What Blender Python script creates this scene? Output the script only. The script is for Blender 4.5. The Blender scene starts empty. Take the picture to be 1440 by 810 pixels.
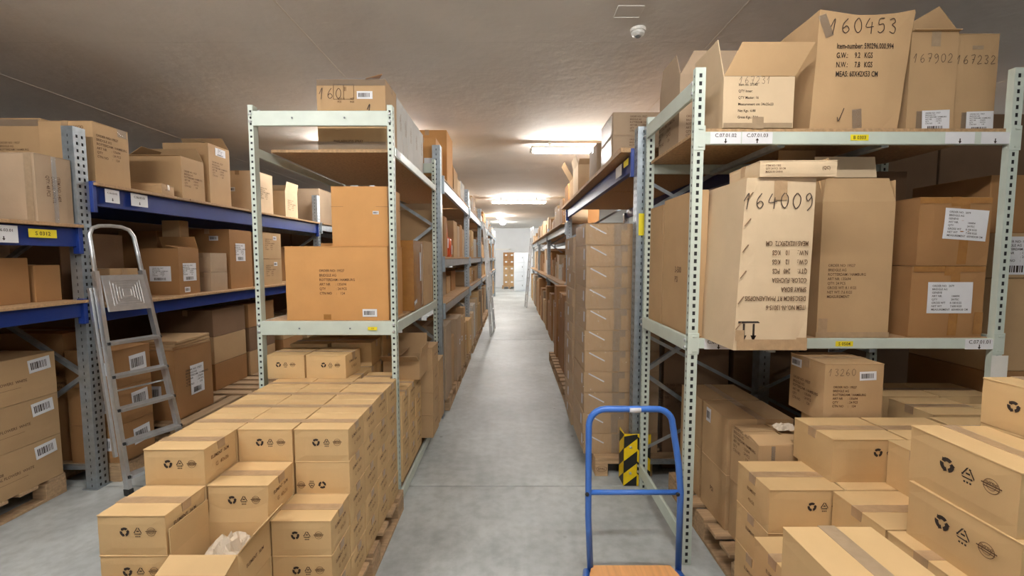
import bpy, math, random
from mathutils import Matrix, Vector, Euler
R = math.radians
scene = bpy.context.scene
col = scene.collection

# ---------------------------------------------------------------- camera, world, exposure
cam_data = bpy.data.cameras.new('camera')
cam_data.sensor_width = 36.0
cam_data.lens = 605.0 / 1440.0 * 36.0
cam_data.clip_start = 0.02
cam = bpy.data.objects.new('camera', cam_data)
cam.location = (0, 0, 1.72)
cam.rotation_euler = (R(90 - 4.07), 0, 0)
col.objects.link(cam)
scene.camera = cam
world = bpy.data.worlds.new('world')
scene.world = world
world.use_nodes = True
world.node_tree.nodes['Background'].inputs[0].default_value = (0.9, 0.93, 1.0, 1)
world.node_tree.nodes['Background'].inputs[1].default_value = 0.05
scene.view_settings.view_transform = 'Standard'
scene.view_settings.look = 'None'
scene.view_settings.gamma = 1.0
scene.view_settings.use_curve_mapping = False
scene.view_settings.exposure = 0.74
TUBE = 72.0            # emission strength of the ceiling tubes
CEIL = 3.40
LAMPS = [  # x, y of the 1.5 m tubes, they run across the aisles
    (0.50, 0.75), (1.05, 6.40), (0.19, 12.3), (3.4, 22.6), (-3.4, 22.6),  # the far wall pair is added out of sight to brighten that wall
    (-2.05, 6.45), (-2.2, 12.3), (2.9, 6.6), (0.5, -5.4), (2.9, 12.3), (-2.25, 0.75)]
BULBS = [(-0.49, 17.5), (-0.44, 20.6)]

# ---------------------------------------------------------------- materials
def srgb(r, g, b):
    f = lambda c: (c / 12.92 if c <= 0.04045 else ((c + 0.055) / 1.055) ** 2.4)
    return (f(r / 255), f(g / 255), f(b / 255), 1)

def base_mat(name):
    m = bpy.data.materials.new(name)
    m.use_nodes = True
    return m, m.node_tree.nodes, m.node_tree.links, m.node_tree.nodes['Principled BSDF']

def noisy(name, c, rough=0.6, amt=0.12, scale=6.0, metal=0.0, bump=0.0, bscale=60.0, rnd=0.0, stretch=None, spec=0.5):
    m, n, l, p = base_mat(name)
    tc = n.new('ShaderNodeTexCoord')
    src = tc.outputs['Object']
    if stretch:
        mp = n.new('ShaderNodeMapping'); mp.inputs['Scale'].default_value = stretch
        l.new(src, mp.inputs['Vector']); src = mp.outputs['Vector']
    nt = n.new('ShaderNodeTexNoise'); nt.inputs['Scale'].default_value = scale; nt.inputs['Detail'].default_value = 4
    l.new(src, nt.inputs['Vector'])
    hs = n.new('ShaderNodeHueSaturation'); hs.inputs['Color'].default_value = c
    mr = n.new('ShaderNodeMapRange')
    mr.inputs['From Min'].default_value = 0.3; mr.inputs['From Max'].default_value = 0.7
    mr.inputs['To Min'].default_value = 1 - amt; mr.inputs['To Max'].default_value = 1 + amt
    l.new(nt.outputs['Fac'], mr.inputs['Value'])
    val = mr.outputs['Result']
    if rnd:
        oi = n.new('ShaderNodeObjectInfo')
        m2 = n.new('ShaderNodeMapRange'); m2.inputs['To Min'].default_value = 1 - rnd; m2.inputs['To Max'].default_value = 1 + rnd
        l.new(oi.outputs['Random'], m2.inputs['Value'])
        mu = n.new('ShaderNodeMath'); mu.operation = 'MULTIPLY'
        l.new(val, mu.inputs[0]); l.new(m2.outputs['Result'], mu.inputs[1]); val = mu.outputs[0]
    l.new(val, hs.inputs['Value'])
    l.new(hs.outputs['Color'], p.inputs['Base Color'])
    p.inputs['Roughness'].default_value = rough
    p.inputs['Metallic'].default_value = metal
    p.inputs['Specular IOR Level'].default_value = spec
    if bump:
        nb = n.new('ShaderNodeTexNoise'); nb.inputs['Scale'].default_value = bscale; nb.inputs['Detail'].default_value = 3
        l.new(src, nb.inputs['Vector'])
        bp = n.new('ShaderNodeBump'); bp.inputs['Strength'].default_value = bump; bp.inputs['Distance'].default_value = 0.01
        l.new(nb.outputs['Fac'], bp.inputs['Height']); l.new(bp.outputs['Normal'], p.inputs['Normal'])
    return m

def emit(name, c, s):
    m, n, l, p = base_mat(name)
    p.inputs['Base Color'].default_value = c
    p.inputs['Emission Color'].default_value = c
    p.inputs['Emission Strength'].default_value = s
    return m

def board(name, c, rnd=0.07):
    return noisy(name, c, rough=0.75, amt=0.05, scale=5, bump=0.12, bscale=18, rnd=rnd, spec=0.25)

M = {
    'kraft':   board('kraft_board', srgb(206, 173, 126), 0.05),
    'tan':     board('tan_board', srgb(186, 154, 115), 0.06),
    'pale':    board('pale_board', srgb(208, 184, 152), 0.05),
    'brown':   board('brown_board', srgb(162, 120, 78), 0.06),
    'orange':  board('orange_board', srgb(198, 147, 92), 0.03),
    'grey':    board('greyish_board', srgb(170, 148, 124), 0.08),
    'white':   board('white_board', srgb(205, 203, 198), 0.05),
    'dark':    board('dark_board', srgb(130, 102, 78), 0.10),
    'tape':    noisy('packing_tape', srgb(176, 146, 112), 0.28, 0.08, 30, bump=0.15, bscale=40),
    'tapeg':   noisy('grey_brown_tape', srgb(160, 138, 112), 0.3, 0.08, 30, bump=0.15, bscale=40),
    'taped':   noisy('dark_brown_tape', srgb(160, 112, 58), 0.25, 0.08, 30, bump=0.2, bscale=40),
    'ink':     noisy('black_ink', srgb(48, 36, 30), 0.8, 0.1, 30),
    'inkf':    noisy('faded_ink', srgb(150, 115, 76), 0.8, 0.1, 60),
    'inkm':    noisy('worn_ink', srgb(96, 68, 46), 0.8, 0.15, 60),
    'pen':     noisy('pen_ink', srgb(70, 55, 48), 0.7, 0.1, 60),
    'paper':   noisy('label_paper', srgb(226, 226, 230), 0.6, 0.02, 20),
    'yellow':  noisy('yellow_sticker', srgb(240, 220, 40), 0.5, 0.03, 20),
    'grn':     noisy('grey_green_painted_steel', srgb(198, 208, 198), 0.42, 0.04, 12, spec=0.5),
    'galv':    noisy('galvanised_steel', srgb(168, 178, 186), 0.38, 0.14, 22, metal=0.75),
    'blue':    noisy('dark_blue_paint', srgb(26, 52, 128), 0.4, 0.08, 6),
    'trolley': noisy('bright_blue_paint', srgb(62, 112, 196), 0.28, 0.05, 12),
    'alu':     noisy('aluminium', srgb(214, 216, 219), 0.28, 0.07, 30, metal=0.78),
    'chip':    noisy('chipboard', srgb(176, 142, 104), 0.7, 0.22, 60, bump=0.1, bscale=80),
    'chipd':   noisy('chipboard_edge', srgb(170, 130, 88), 0.7, 0.25, 80),
    'wood':    noisy('pallet_wood', srgb(176, 146, 112), 0.8, 0.2, 5, stretch=(1, 12, 12), rnd=0.1, bump=0.2, bscale=20),
    'beech':   noisy('beech_board', srgb(224, 164, 106), 0.35, 0.1, 4, stretch=(14, 1, 1)),
    'guardy':  noisy('guard_yellow', srgb(240, 205, 20), 0.4, 0.08, 20),
    'guardb':  noisy('guard_black', srgb(30, 30, 28), 0.5, 0.15, 20),
    'plast_shade':   noisy('black_rubber_and_shade', srgb(36, 36, 38), 0.6, 0.1, 20),  # rubber and plastic parts, also the shade put inside the uprights
    'white_p': noisy('white_plastic', srgb(228, 226, 220), 0.4, 0.02, 20),
    'lock':    noisy('pale_blue_locker_paint', srgb(228, 234, 240), 0.4, 0.02, 6),
    'wall':    noisy('white_wall_paint', srgb(222, 224, 226), 0.8, 0.03, 2),
    'paperb':  noisy('packing_paper', srgb(205, 190, 170), 0.7, 0.08, 12, bump=0.3, bscale=30),
    'red':     noisy('orange_red_plastic', srgb(214, 92, 50), 0.35, 0.08, 12),
    'greyp':   noisy('grey_plastic', srgb(110, 116, 122), 0.5, 0.06, 12),
}
M['lamp'] = emit('fluorescent_tube', (1.0, 0.975, 0.935, 1), TUBE)
M['spot'] = emit('lamp_bulb', (1.0, 0.97, 0.92, 1), TUBE * 4)

# concrete floor: base grey with stains, scratches
def floor_mat():
    m, n, l, p = base_mat('concrete_floor')
    tc = n.new('ShaderNodeTexCoord')
    a = n.new('ShaderNodeTexNoise'); a.inputs['Scale'].default_value = 0.9; a.inputs['Detail'].default_value = 9; a.inputs['Roughness'].default_value = 0.65
    b = n.new('ShaderNodeTexNoise'); b.inputs['Scale'].default_value = 14; b.inputs['Detail'].default_value = 6
    for t in (a, b): l.new(tc.outputs['Object'], t.inputs['Vector'])
    r = n.new('ShaderNodeValToRGB'); r.color_ramp.elements[0].position = 0.3; r.color_ramp.elements[1].position = 0.72
    r.color_ramp.elements[0].color = srgb(152, 156, 156); r.color_ramp.elements[1].color = srgb(210, 215, 215)
    l.new(a.outputs['Fac'], r.inputs['Fac'])
    mx = n.new('ShaderNodeMix'); mx.data_type = 'RGBA'; mx.blend_type = 'MULTIPLY'; mx.inputs['Factor'].default_value = 0.35
    r2 = n.new('ShaderNodeValToRGB'); r2.color_ramp.elements[0].position = 0.35; r2.color_ramp.elements[0].color = (0.5, 0.5, 0.48, 1)
    r2.color_ramp.elements[1].position = 0.6
    l.new(b.outputs['Fac'], r2.inputs['Fac'])
    l.new(r.outputs['Color'], mx.inputs[6]); l.new(r2.outputs['Color'], mx.inputs[7])
    l.new(mx.outputs[2], p.inputs['Base Color'])
    v = n.new('ShaderNodeTexVoronoi'); v.inputs['Scale'].default_value = 2.3; l.new(tc.outputs['Object'], v.inputs['Vector'])
    r3 = n.new('ShaderNodeValToRGB'); r3.color_ramp.elements[0].position = 0.02; r3.color_ramp.elements[0].color = (0.45, 0.43, 0.40, 1); r3.color_ramp.elements[1].position = 0.05
    l.new(v.outputs['Distance'], r3.inputs['Fac'])
    m4 = n.new('ShaderNodeMix'); m4.data_type = 'RGBA'; m4.blend_type = 'MULTIPLY'; m4.inputs['Factor'].default_value = 0.7
    l.new(mx.outputs[2], m4.inputs[6]); l.new(r3.outputs['Color'], m4.inputs[7]); l.new(m4.outputs[2], p.inputs['Base Color'])
    mr = n.new('ShaderNodeMapRange'); mr.inputs['To Min'].default_value = 0.34; mr.inputs['To Max'].default_value = 0.6
    l.new(b.outputs['Fac'], mr.inputs['Value']); l.new(mr.outputs['Result'], p.inputs['Roughness'])
    bp = n.new('ShaderNodeBump'); bp.inputs['Strength'].default_value = 0.12; bp.inputs['Distance'].default_value = 0.01
    l.new(b.outputs['Fac'], bp.inputs['Height']); l.new(bp.outputs['Normal'], p.inputs['Normal'])
    return m
M['floor'] = floor_mat()

def ceil_mat():
    m, n, l, p = base_mat('concrete_ceiling')
    tc = n.new('ShaderNodeTexCoord')
    a = n.new('ShaderNodeTexNoise'); a.inputs['Scale'].default_value = 1.3; a.inputs['Detail'].default_value = 7
    v = n.new('ShaderNodeTexNoise'); v.inputs['Scale'].default_value = 9; v.inputs['Detail'].default_value = 8
    for t in (a, v): l.new(tc.outputs['Object'], t.inputs['Vector'])
    r = n.new('ShaderNodeValToRGB'); r.color_ramp.elements[0].position = 0.3; r.color_ramp.elements[1].position = 0.7
    r.color_ramp.elements[0].color = srgb(214, 209, 202); r.color_ramp.elements[1].color = srgb(228, 223, 216)
    l.new(a.outputs['Fac'], r.inputs['Fac']); l.new(r.outputs['Color'], p.inputs['Base Color'])
    mp = n.new('ShaderNodeMapping'); mp.inputs['Scale'].default_value = (1.0, 3.0, 1.0); l.new(tc.outputs['Object'], mp.inputs[0])
    sp = n.new('ShaderNodeTexNoise'); sp.inputs['Scale'].default_value = 7; sp.inputs['Detail'].default_value = 3; l.new(mp.outputs[0], sp.inputs['Vector'])
    r2 = n.new('ShaderNodeValToRGB'); r2.color_ramp.elements[0].position = 0.72; r2.color_ramp.elements[1].position = 0.76
    r2.color_ramp.elements[0].color = (0, 0, 0, 1); r2.color_ramp.elements[1].color = (.5, .5, .5, 1)
    mx = n.new('ShaderNodeMix'); mx.data_type = 'RGBA'; l.new(sp.outputs['Fac'], r2.inputs['Fac']); l.new(r2.outputs['Color'], mx.inputs['Factor'])
    l.new(r.outputs['Color'], mx.inputs[6]); mx.inputs[7].default_value = srgb(240, 236, 228); l.new(mx.outputs[2], p.inputs['Base Color'])
    p.inputs['Roughness'].default_value = 0.75
    bp = n.new('ShaderNodeBump'); bp.inputs['Strength'].default_value = 0.25; bp.inputs['Distance'].default_value = 0.02
    l.new(v.outputs['Fac'], bp.inputs['Height']); l.new(bp.outputs['Normal'], p.inputs['Normal'])
    return m
M['ceil'] = ceil_mat()
M['seam'] = noisy('pale_joint_filler', srgb(216, 208, 196), 0.7, 0.1, 20)

def wrap_mat(nm='clear_stretch_film', ga=0.13, da=0.02, sc=7.0):
    m, n, l, p = base_mat(nm)
    n.remove(p)
    out = n['Material Output']
    tr = n.new('ShaderNodeBsdfTransparent'); tr.inputs[0].default_value = (0.97, 0.97, 0.97, 1)
    gl = n.new('ShaderNodeBsdfGlossy'); gl.inputs['Roughness'].default_value = 0.12
    df = n.new('ShaderNodeBsdfDiffuse'); df.inputs[0].default_value = (0.9, 0.9, 0.9, 1)
    mx = n.new('ShaderNodeMixShader'); mx2 = n.new('ShaderNodeMixShader'); mx.inputs[0].default_value = ga; mx2.inputs[0].default_value = da
    tc = n.new('ShaderNodeTexCoord'); mp = n.new('ShaderNodeMapping'); mp.inputs['Scale'].default_value = (6, 6, 1.5); mp.inputs['Rotation'].default_value = (0.5, 0.4, 0.3)
    nt = n.new('ShaderNodeTexNoise'); nt.inputs['Scale'].default_value = sc; nt.inputs['Detail'].default_value = 5
    bp = n.new('ShaderNodeBump'); bp.inputs['Strength'].default_value = 1.0; bp.inputs['Distance'].default_value = 0.06
    l.new(tc.outputs['Object'], mp.inputs[0]); l.new(mp.outputs[0], nt.inputs['Vector']); l.new(nt.outputs['Fac'], bp.inputs['Height'])
    l.new(bp.outputs['Normal'], gl.inputs['Normal'])
    l.new(tr.outputs[0], mx.inputs[1]); l.new(gl.outputs[0], mx.inputs[2])
    l.new(mx.outputs[0], mx2.inputs[1]); l.new(df.outputs[0], mx2.inputs[2]); l.new(mx2.outputs[0], out.inputs[0])
    return m
M['film'] = wrap_mat()
M['ctape'] = wrap_mat('clear_tape', 0.42, 0.06, 60.0)

# ---------------------------------------------------------------- mesh helpers
class MB:
    def __init__(s): s.v = []; s.f = []; s.mi = []
    def add(s, vs, fs, mi=0, mat=None):
        o = len(s.v)
        s.v += [tuple(mat @ Vector(v)) if mat else tuple(v) for v in vs]
        s.f += [tuple(i + o for i in f) for f in fs]; s.mi += [mi] * len(fs)
        return s
    def box(s, a, b, mi=0, mat=None):
        (x0, y0, z0), (x1, y1, z1) = a, b
        vs = [(x0, y0, z0), (x1, y0, z0), (x1, y1, z0), (x0, y1, z0), (x0, y0, z1), (x1, y0, z1), (x1, y1, z1), (x0, y1, z1)]
        return s.add(vs, [(0, 3, 2, 1), (4, 5, 6, 7), (0, 1, 5, 4), (1, 2, 6, 5), (2, 3, 7, 6), (3, 0, 4, 7)], mi, mat)
    def cbox(s, a, b, c=0.003, mi=0, mat=None):
        # chamfered box
        lo, hi = a, b
        vs = []; idx = {}
        for sx in (0, 1):
            for sy in (0, 1):
                for sz in (0, 1):
                    for ax in range(3):
                        sg = (sx, sy, sz)
                        p = []
                        for k in range(3):
                            e = hi[k] if sg[k] else lo[k]
                            if k != ax: e += (-c if sg[k] else c)
                            p.append(e)
                        idx[(sx, sy, sz, ax)] = len(vs); vs.append(tuple(p))
        fs = []
        for ax in range(3):
            u, w = (ax + 1) % 3, (ax + 2) % 3
            for sg in (0, 1):
                q = []
                for (su, sw) in ((0, 0), (1, 0), (1, 1), (0, 1)):
                    k = [0, 0, 0]; k[ax] = sg; k[u] = su; k[w] = sw
                    q.append(idx[(k[0], k[1], k[2], ax)])
                fs.append(tuple(q if sg else q[::-1]))
            for su in (0, 1):
                for sw in (0, 1):   # edges parallel to ax
                    k0 = [0, 0, 0]; k0[u] = su; k0[w] = sw; k1 = list(k0); k1[ax] = 1
                    q = [idx[(*k0, u)], idx[(*k1, u)], idx[(*k1, w)], idx[(*k0, w)]]
                    fs.append(tuple(q if (su ^ sw) == 0 else q[::-1]))
        for sx in (0, 1):
            for sy in (0, 1):
                for sz in (0, 1):
                    q = [idx[(sx, sy, sz, 0)], idx[(sx, sy, sz, 1)], idx[(sx, sy, sz, 2)]]
                    fs.append(tuple(q if (sx + sy + sz) % 2 else q[::-1]))
        return s.add(vs, fs, mi, mat)
    def beam(s, p, q, w, h, mi=0, up=(0, 0, 1)):
        p, q = Vector(p), Vector(q); d = (q - p); L = d.length; d.normalize()
        u = Vector(up)
        if abs(d.dot(u)) > 0.99: u = Vector((0, 1, 0))
        x = d.cross(u).normalized(); z = x.cross(d).normalized()
        m = Matrix(((x.x, d.x, z.x, p.x), (x.y, d.y, z.y, p.y), (x.z, d.z, z.z, p.z), (0, 0, 0, 1)))
        return s.box((-w / 2, 0, -h / 2), (w / 2, L, h / 2), mi, m)
    def tube(s, pts, r, n=10, mi=0, caps=True, closed=False):
        pts = [Vector(p) for p in pts]; rings = []
        N = len(pts); up = None
        for i, p in enumerate(pts):
            if closed: t = pts[(i + 1) % N] - pts[i - 1]
            else: t = pts[min(i + 1, N - 1)] - pts[max(i - 1, 0)]
            t.normalize()
            if up is None:
                a = Vector((0, 0, 1)) if abs(t.z) < 0.9 else Vector((1, 0, 0))
                up = (a - t * a.dot(t)).normalized()
            else:
                up = (up - t * up.dot(t)).normalized()
            b = t.cross(up)
            rr = r[i] if isinstance(r, (list, tuple)) else r
            rings.append([p + (up * math.cos(2 * math.pi * k / n) + b * math.sin(2 * math.pi * k / n)) * rr for k in range(n)])
        vs = [v for g in rings for v in g]; fs = []
        for i in range(N if closed else N - 1):
            j = (i + 1) % N
            for k in range(n):
                k2 = (k + 1) % n
                fs.append((i * n + k, i * n + k2, j * n + k2, j * n + k))
        if caps and not closed:
            fs.append(tuple(range(n))[::-1]); fs.append(tuple((N - 1) * n + k for k in range(n)))
        return s.add(vs, fs, mi)
    def mesh(s, name, mats, smooth=False):
        me = bpy.data.meshes.new(name)
        me.from_pydata(s.v, [], s.f); me.update()
        for m in (mats if isinstance(mats, (list, tuple)) else [mats]): me.materials.append(m)
        if any(s.mi): me.polygons.foreach_set('material_index', s.mi)
        if smooth: me.polygons.foreach_set('use_smooth', [True] * len(me.polygons))
        return me

def link(name, me, parent=None, matrix=None, loc=None):
    o = bpy.data.objects.new(name, me); col.objects.link(o)
    if parent: o.parent = parent
    if matrix is not None: o.matrix_basis = matrix
    if loc is not None: o.location = loc
    return o
def tag(o, label=None, cat=None, group=None, kind=None):
    if label: o['label'] = label
    if cat: o['category'] = cat
    if group: o['group'] = group
    if kind: o['kind'] = kind
    return o
def thing(name, label, cat, loc=(0, 0, 0), rot=0.0, group=None):
    o = bpy.data.objects.new(name, None); col.objects.link(o)
    o.empty_display_size = 0.05
    o.location = loc; o.rotation_euler = (0, 0, rot)
    return tag(o, label, cat, group)
CACHE = {}
def cached(key, fn):
    if key not in CACHE: CACHE[key] = fn()
    return CACHE[key]
def copy_tree(o, parent=None):
    kids = [c for c in o.children]
    c = o.copy(); col.objects.link(c)
    if parent: c.parent = parent
    for k in kids: copy_tree(k, c)
    return c

# ---------------------------------------------------------------- prints
def text_mesh(txt, size, mat, align='LEFT', spacing=1.0, shear=0.0, sx=1.0):
    def mk():
        cu = bpy.data.curves.new('text', 'FONT'); cu.body = txt; cu.size = size
        cu.align_x = align; cu.align_y = 'CENTER'; cu.space_line = spacing; cu.shear = shear
        cu.resolution_u = 2; cu.offset = size * 0.012
        cu.materials.append(M[mat])
        ob = bpy.data.objects.new('text', cu)
        me = bpy.data.meshes.new_from_object(ob)
        if not me.materials: me.materials.append(M[mat])
        # centre on its own box
        if len(me.vertices):
            xs = [v.co.x for v in me.vertices]; ys = [v.co.y for v in me.vertices]
            cx, cy = (min(xs) + max(xs)) / 2, (min(ys) + max(ys)) / 2
            me.transform(Matrix.Diagonal((sx, 1, 1, 1)) @ Matrix.Translation((-cx, -cy, 0)))
        bpy.data.objects.remove(ob); bpy.data.curves.remove(cu)
        return me
    return cached(('text', txt, size, mat, align, spacing, shear, sx), mk)

STROKES = {
 '0': [[(.5, 1), (.15, .75), (.1, .35), (.4, 0), (.8, .25), (.85, .7), (.55, 1)]],
 '1': [[(.05, .45), (.55, 1), (.45, .5), (.3, -.05)]],
 '2': [[(.1, .75), (.45, 1), (.8, .75), (.5, .35), (.05, 0), (.9, .05)]],
 '3': [[(.15, .9), (.6, 1), (.75, .75), (.4, .55), (.8, .35), (.6, 0), (.1, .1)]],
 '4': [[(.45, 1), (.05, .4), (.95, .45)], [(.75, .75), (.6, -.05)]],
 '5': [[(.85, 1), (.3, .95), (.2, .55), (.7, .6), (.8, .25), (.4, 0), (.1, .1)]],
 '6': [[(.65, 1), (.2, .6), (.1, .2), (.45, 0), (.8, .25), (.5, .5), (.15, .3)]],
 '7': [[(.1, .95), (.85, 1), (.4, 0)], [(.3, .5), (.75, .5)]],
 '9': [[(.8, .75), (.5, 1), (.15, .75), (.4, .5), (.8, .7), (.75, .2), (.3, -.15)]],
 'v': [[(.1, .3), (.35, 0), (1.0, 1.1)]],
}
def hand_mesh(txt, size, mat='pen', w=0.075):
    def mk():
        mb = MB(); rnd = random.Random(txt)
        x = 0
        for ch in txt:
            for st in STROKES.get(ch, []):
                pts = []
                P = [Vector((a[0] * .62 + x + rnd.uniform(-.02, .02), a[1] + rnd.uniform(-.03, .03), 0)) for a in st]
                for i in range(len(P) - 1):
                    p0 = P[max(i - 1, 0)]; p1 = P[i]; p2 = P[i + 1]; p3 = P[min(i + 2, len(P) - 1)]
                    for t in (0, .25, .5, .75):
                        pts.append(0.5 * ((2 * p1) + (-p0 + p2) * t + (2 * p0 - 5 * p1 + 4 * p2 - p3) * t * t + (-p0 + 3 * p1 - 3 * p2 + p3) * t ** 3))
                pts.append(P[-1])
                L = []; Rr = []
                for i, p in enumerate(pts):
                    t = (pts[min(i + 1, len(pts) - 1)] - pts[max(i - 1, 0)]).normalized()
                    nn = Vector((-t.y, t.x, 0)) * w / 2
                    L.append(p + nn); Rr.append(p - nn)
                n = len(pts); vs = [v * size for v in L + Rr]
                mb.add(vs, [(i, i + n, i + 1 + n, i + 1) for i in range(n - 1)])
            x += 0.82
        me = mb.mesh('handwriting', M[mat])
        me.transform(Matrix.Translation((-x * size / 2, -size / 2, 0)))
        return me
    return cached(('hand', txt, size, mat, w), mk)

def ring(mb, cx, cy, r0, r1, n=24, mi=0, a0=0, a1=2 * math.pi):
    vs = []; fs = []
    full = abs(a1 - a0 - 2 * math.pi) < 1e-6
    m = n if full else n + 1
    for k in range(m):
        a = a0 + (a1 - a0) * k / n
        vs += [(cx + r0 * math.cos(a), cy + r0 * math.sin(a), 0), (cx + r1 * math.cos(a), cy + r1 * math.sin(a), 0)]
    for k in range(n):
        j = (k + 1) % m
        fs.append((2 * k, 2 * k + 1, 2 * j + 1, 2 * j))
    mb.add(vs, fs, mi)
def bar2(mb, p, q, w, mi=0):
    p = Vector((*p, 0)); q = Vector((*q, 0)); t = (q - p).normalized(); n = Vector((-t.y, t.x, 0)) * w / 2
    mb.add([p - n, q - n, q + n, p + n], [(0, 1, 2, 3)], mi)
def tri2(mb, a, b, c, mi=0): mb.add([(*a, 0), (*b, 0), (*c, 0)], [(0, 1, 2)], mi)

def icon_meshes(s):
    """recycling arrows, paper triangle and faint round stamp, s = icon height"""
    def rot(p, a, c): return (c[0] + p[0] * math.cos(a) - p[1] * math.sin(a), c[1] + p[0] * math.sin(a) + p[1] * math.cos(a))
    def loopicon(mb, c, r, y0, y1, head, x0=-.24, x1=.10):
        for k in range(3):
            a = 2 * math.pi * k / 3; ym = (y0 + y1) / 2
            P = [(x0 - .14, y0 + .10), (x0, y0), (x1, y0), (x1, y1), (x0, y1)]
            mb.add([(*rot((p[0] * r, p[1] * r), a, c), 0) for p in P], [(0, 1, 2, 3, 4)], 0)
            P = [(x1, ym - head), (x1 + head * 1.25, ym), (x1, ym + head)]
            mb.add([(*rot((p[0] * r, p[1] * r), a, c), 0) for p in P], [(0, 1, 2)], 0)
    def m1():
        mb = MB()
        for k in range(3):
            a = R(90 + 120 * k); ring(mb, 0, 0, .24 * s, .52 * s, 4, 0, a - R(42), a + R(36))
            c_, t_ = Vector((math.cos(a + R(36)), math.sin(a + R(36)), 0)), Vector((-math.sin(a + R(36)), math.cos(a + R(36)), 0))
            mb.add([c_ * .16 * s, c_ * .60 * s, (c_ * .38 + t_ * .20) * s], [(0, 1, 2)])
        return mb.mesh('mark', M['ink'])
    def m2():
        mb = MB(); loopicon(mb, (0, .04 * s), s * .92, -.34, -.25, .11, -.34, .24)
        for dx in (-.2, 0, .2): bar2(mb, (dx * s - .06 * s, -.52 * s), (dx * s + .06 * s, -.52 * s), .13 * s)
        bar2(mb, (-.14 * s, .08 * s), (.14 * s, .08 * s), .12 * s)
        return mb.mesh('mark', M['ink'])
    def m3():
        mb = MB(); c = (0, 0)
        ring(mb, *c, .45 * s, .49 * s, 24); ring(mb, *c, .25 * s, .28 * s, 18)
        bar2(mb, (-.62 * s, .06 * s), (.62 * s, .06 * s), .08 * s); bar2(mb, (-.5 * s, -.10 * s), (.5 * s, -.10 * s), .06 * s)
        for k in range(4): ring(mb, (-.3 + .2 * k) * s, .2 * s, .04 * s, .075 * s, 8)
        return mb.mesh('mark', M['inkm'])
    return [(n_, cached((n_, s), f), dx) for n_, f, dx in (('recycling_symbol', m1, -1.45 * s), ('paper_symbol', m2, 0), ('round_stamp', m3, 1.45 * s))]

def barcode_mesh(w, h):
    def mk():
        mb = MB(); rnd = random.Random(7); x = -w / 2
        while x < w / 2:
            b = rnd.choice((.004, .007, .010)) * w / .12
            if x + b > w / 2: break
            mb.add([(x, -h / 2, 0), (x + b, -h / 2, 0), (x + b, h / 2, 0), (x, h / 2, 0)], [(0, 1, 2, 3)])
            x += b + rnd.choice((.004, .007)) * w / .12
        return mb.mesh('barcode', M['ink'])
    return cached(('bar', round(w, 3), round(h, 3)), mk)
def grid_quad(w, h, n=6):
    mb = MB()
    vs = [(-w/2 + w * i / n, -h/2 + h * j / n, 0) for j in range(n + 1) for i in range(n + 1)]
    return mb.add(vs, [(j*(n+1)+i, j*(n+1)+i+1, (j+1)*(n+1)+i+1, (j+1)*(n+1)+i) for j in range(n) for i in range(n)])
def quad_mesh(w, h, mat, t=0.0006, name='label'):
    return cached(('quad', round(w, 3), round(h, 3), mat, t), lambda: grid_quad(w, h).mesh(name, M[mat]))

LABEL_LINES = "ORDER NO.  2079\nBRIDGLE AG\nGENEVE\nART NR.            144494\nQTY                  24 PSC\nGROSS WT      8.100 KGS\nNET WT           7.600 KGS\nMEASUREMENT  60X40X38 CM"
SLIP = "ORDER NO: 19527\nBRIDGLE AG\nROTTERDAM / HAMBURG\nART NR      : 135694\nQTY            : 24 PCS\nCTN NO     :    124"

def face_matrix(dims, face, u, v, off=0.0012, roll=0.0):
    w, d, h = dims
    if face == 'front': o, r, up = Vector((-w/2, -d/2, 0)), Vector((1, 0, 0)), Vector((0, 0, 1)); L, H = w, h
    elif face == 'back': o, r, up = Vector((w/2, d/2, 0)), Vector((-1, 0, 0)), Vector((0, 0, 1)); L, H = w, h
    elif face == 'left': o, r, up = Vector((-w/2, d/2, 0)), Vector((0, -1, 0)), Vector((0, 0, 1)); L, H = d, h
    elif face == 'right': o, r, up = Vector((w/2, -d/2, 0)), Vector((0, 1, 0)), Vector((0, 0, 1)); L, H = d, h
    else: o, r, up = Vector((-w/2, -d/2, h)), Vector((1, 0, 0)), Vector((0, 1, 0)); L, H = w, d
    n = r.cross(up)
    p = o + r * (L * u) + up * (H * v) + n * off
    m = Matrix(((r.x, up.x, n.x, p.x), (r.y, up.y, n.y, p.y), (r.z, up.z, n.z, p.z), (0, 0, 0, 1)))
    return m @ Matrix.Rotation(roll, 4, 'Z')

def warp(me, dims, face, u, v, roll, bulge):
    if bulge < .0008 or face == 'top': return me
    w, d, h = dims; L = d if face in ('left', 'right') else w
    def mk():
        m2 = me.copy(); c, s_ = math.cos(roll), math.sin(roll)
        for q in m2.vertices:
            x, y = q.co.x * c - q.co.y * s_, q.co.x * s_ + q.co.y * c
            U = min(max(u + x / L, 0), 1); V = min(max(v + y / h, 0), 1)
            q.co.z += bulge * math.sin(math.pi * U) * math.sin(math.pi * V)
        return m2
    return cached(('warp', me.name, round(L, 3), round(h, 3), round(u, 3), round(v, 3), round(roll, 3), bulge), mk)

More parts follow.
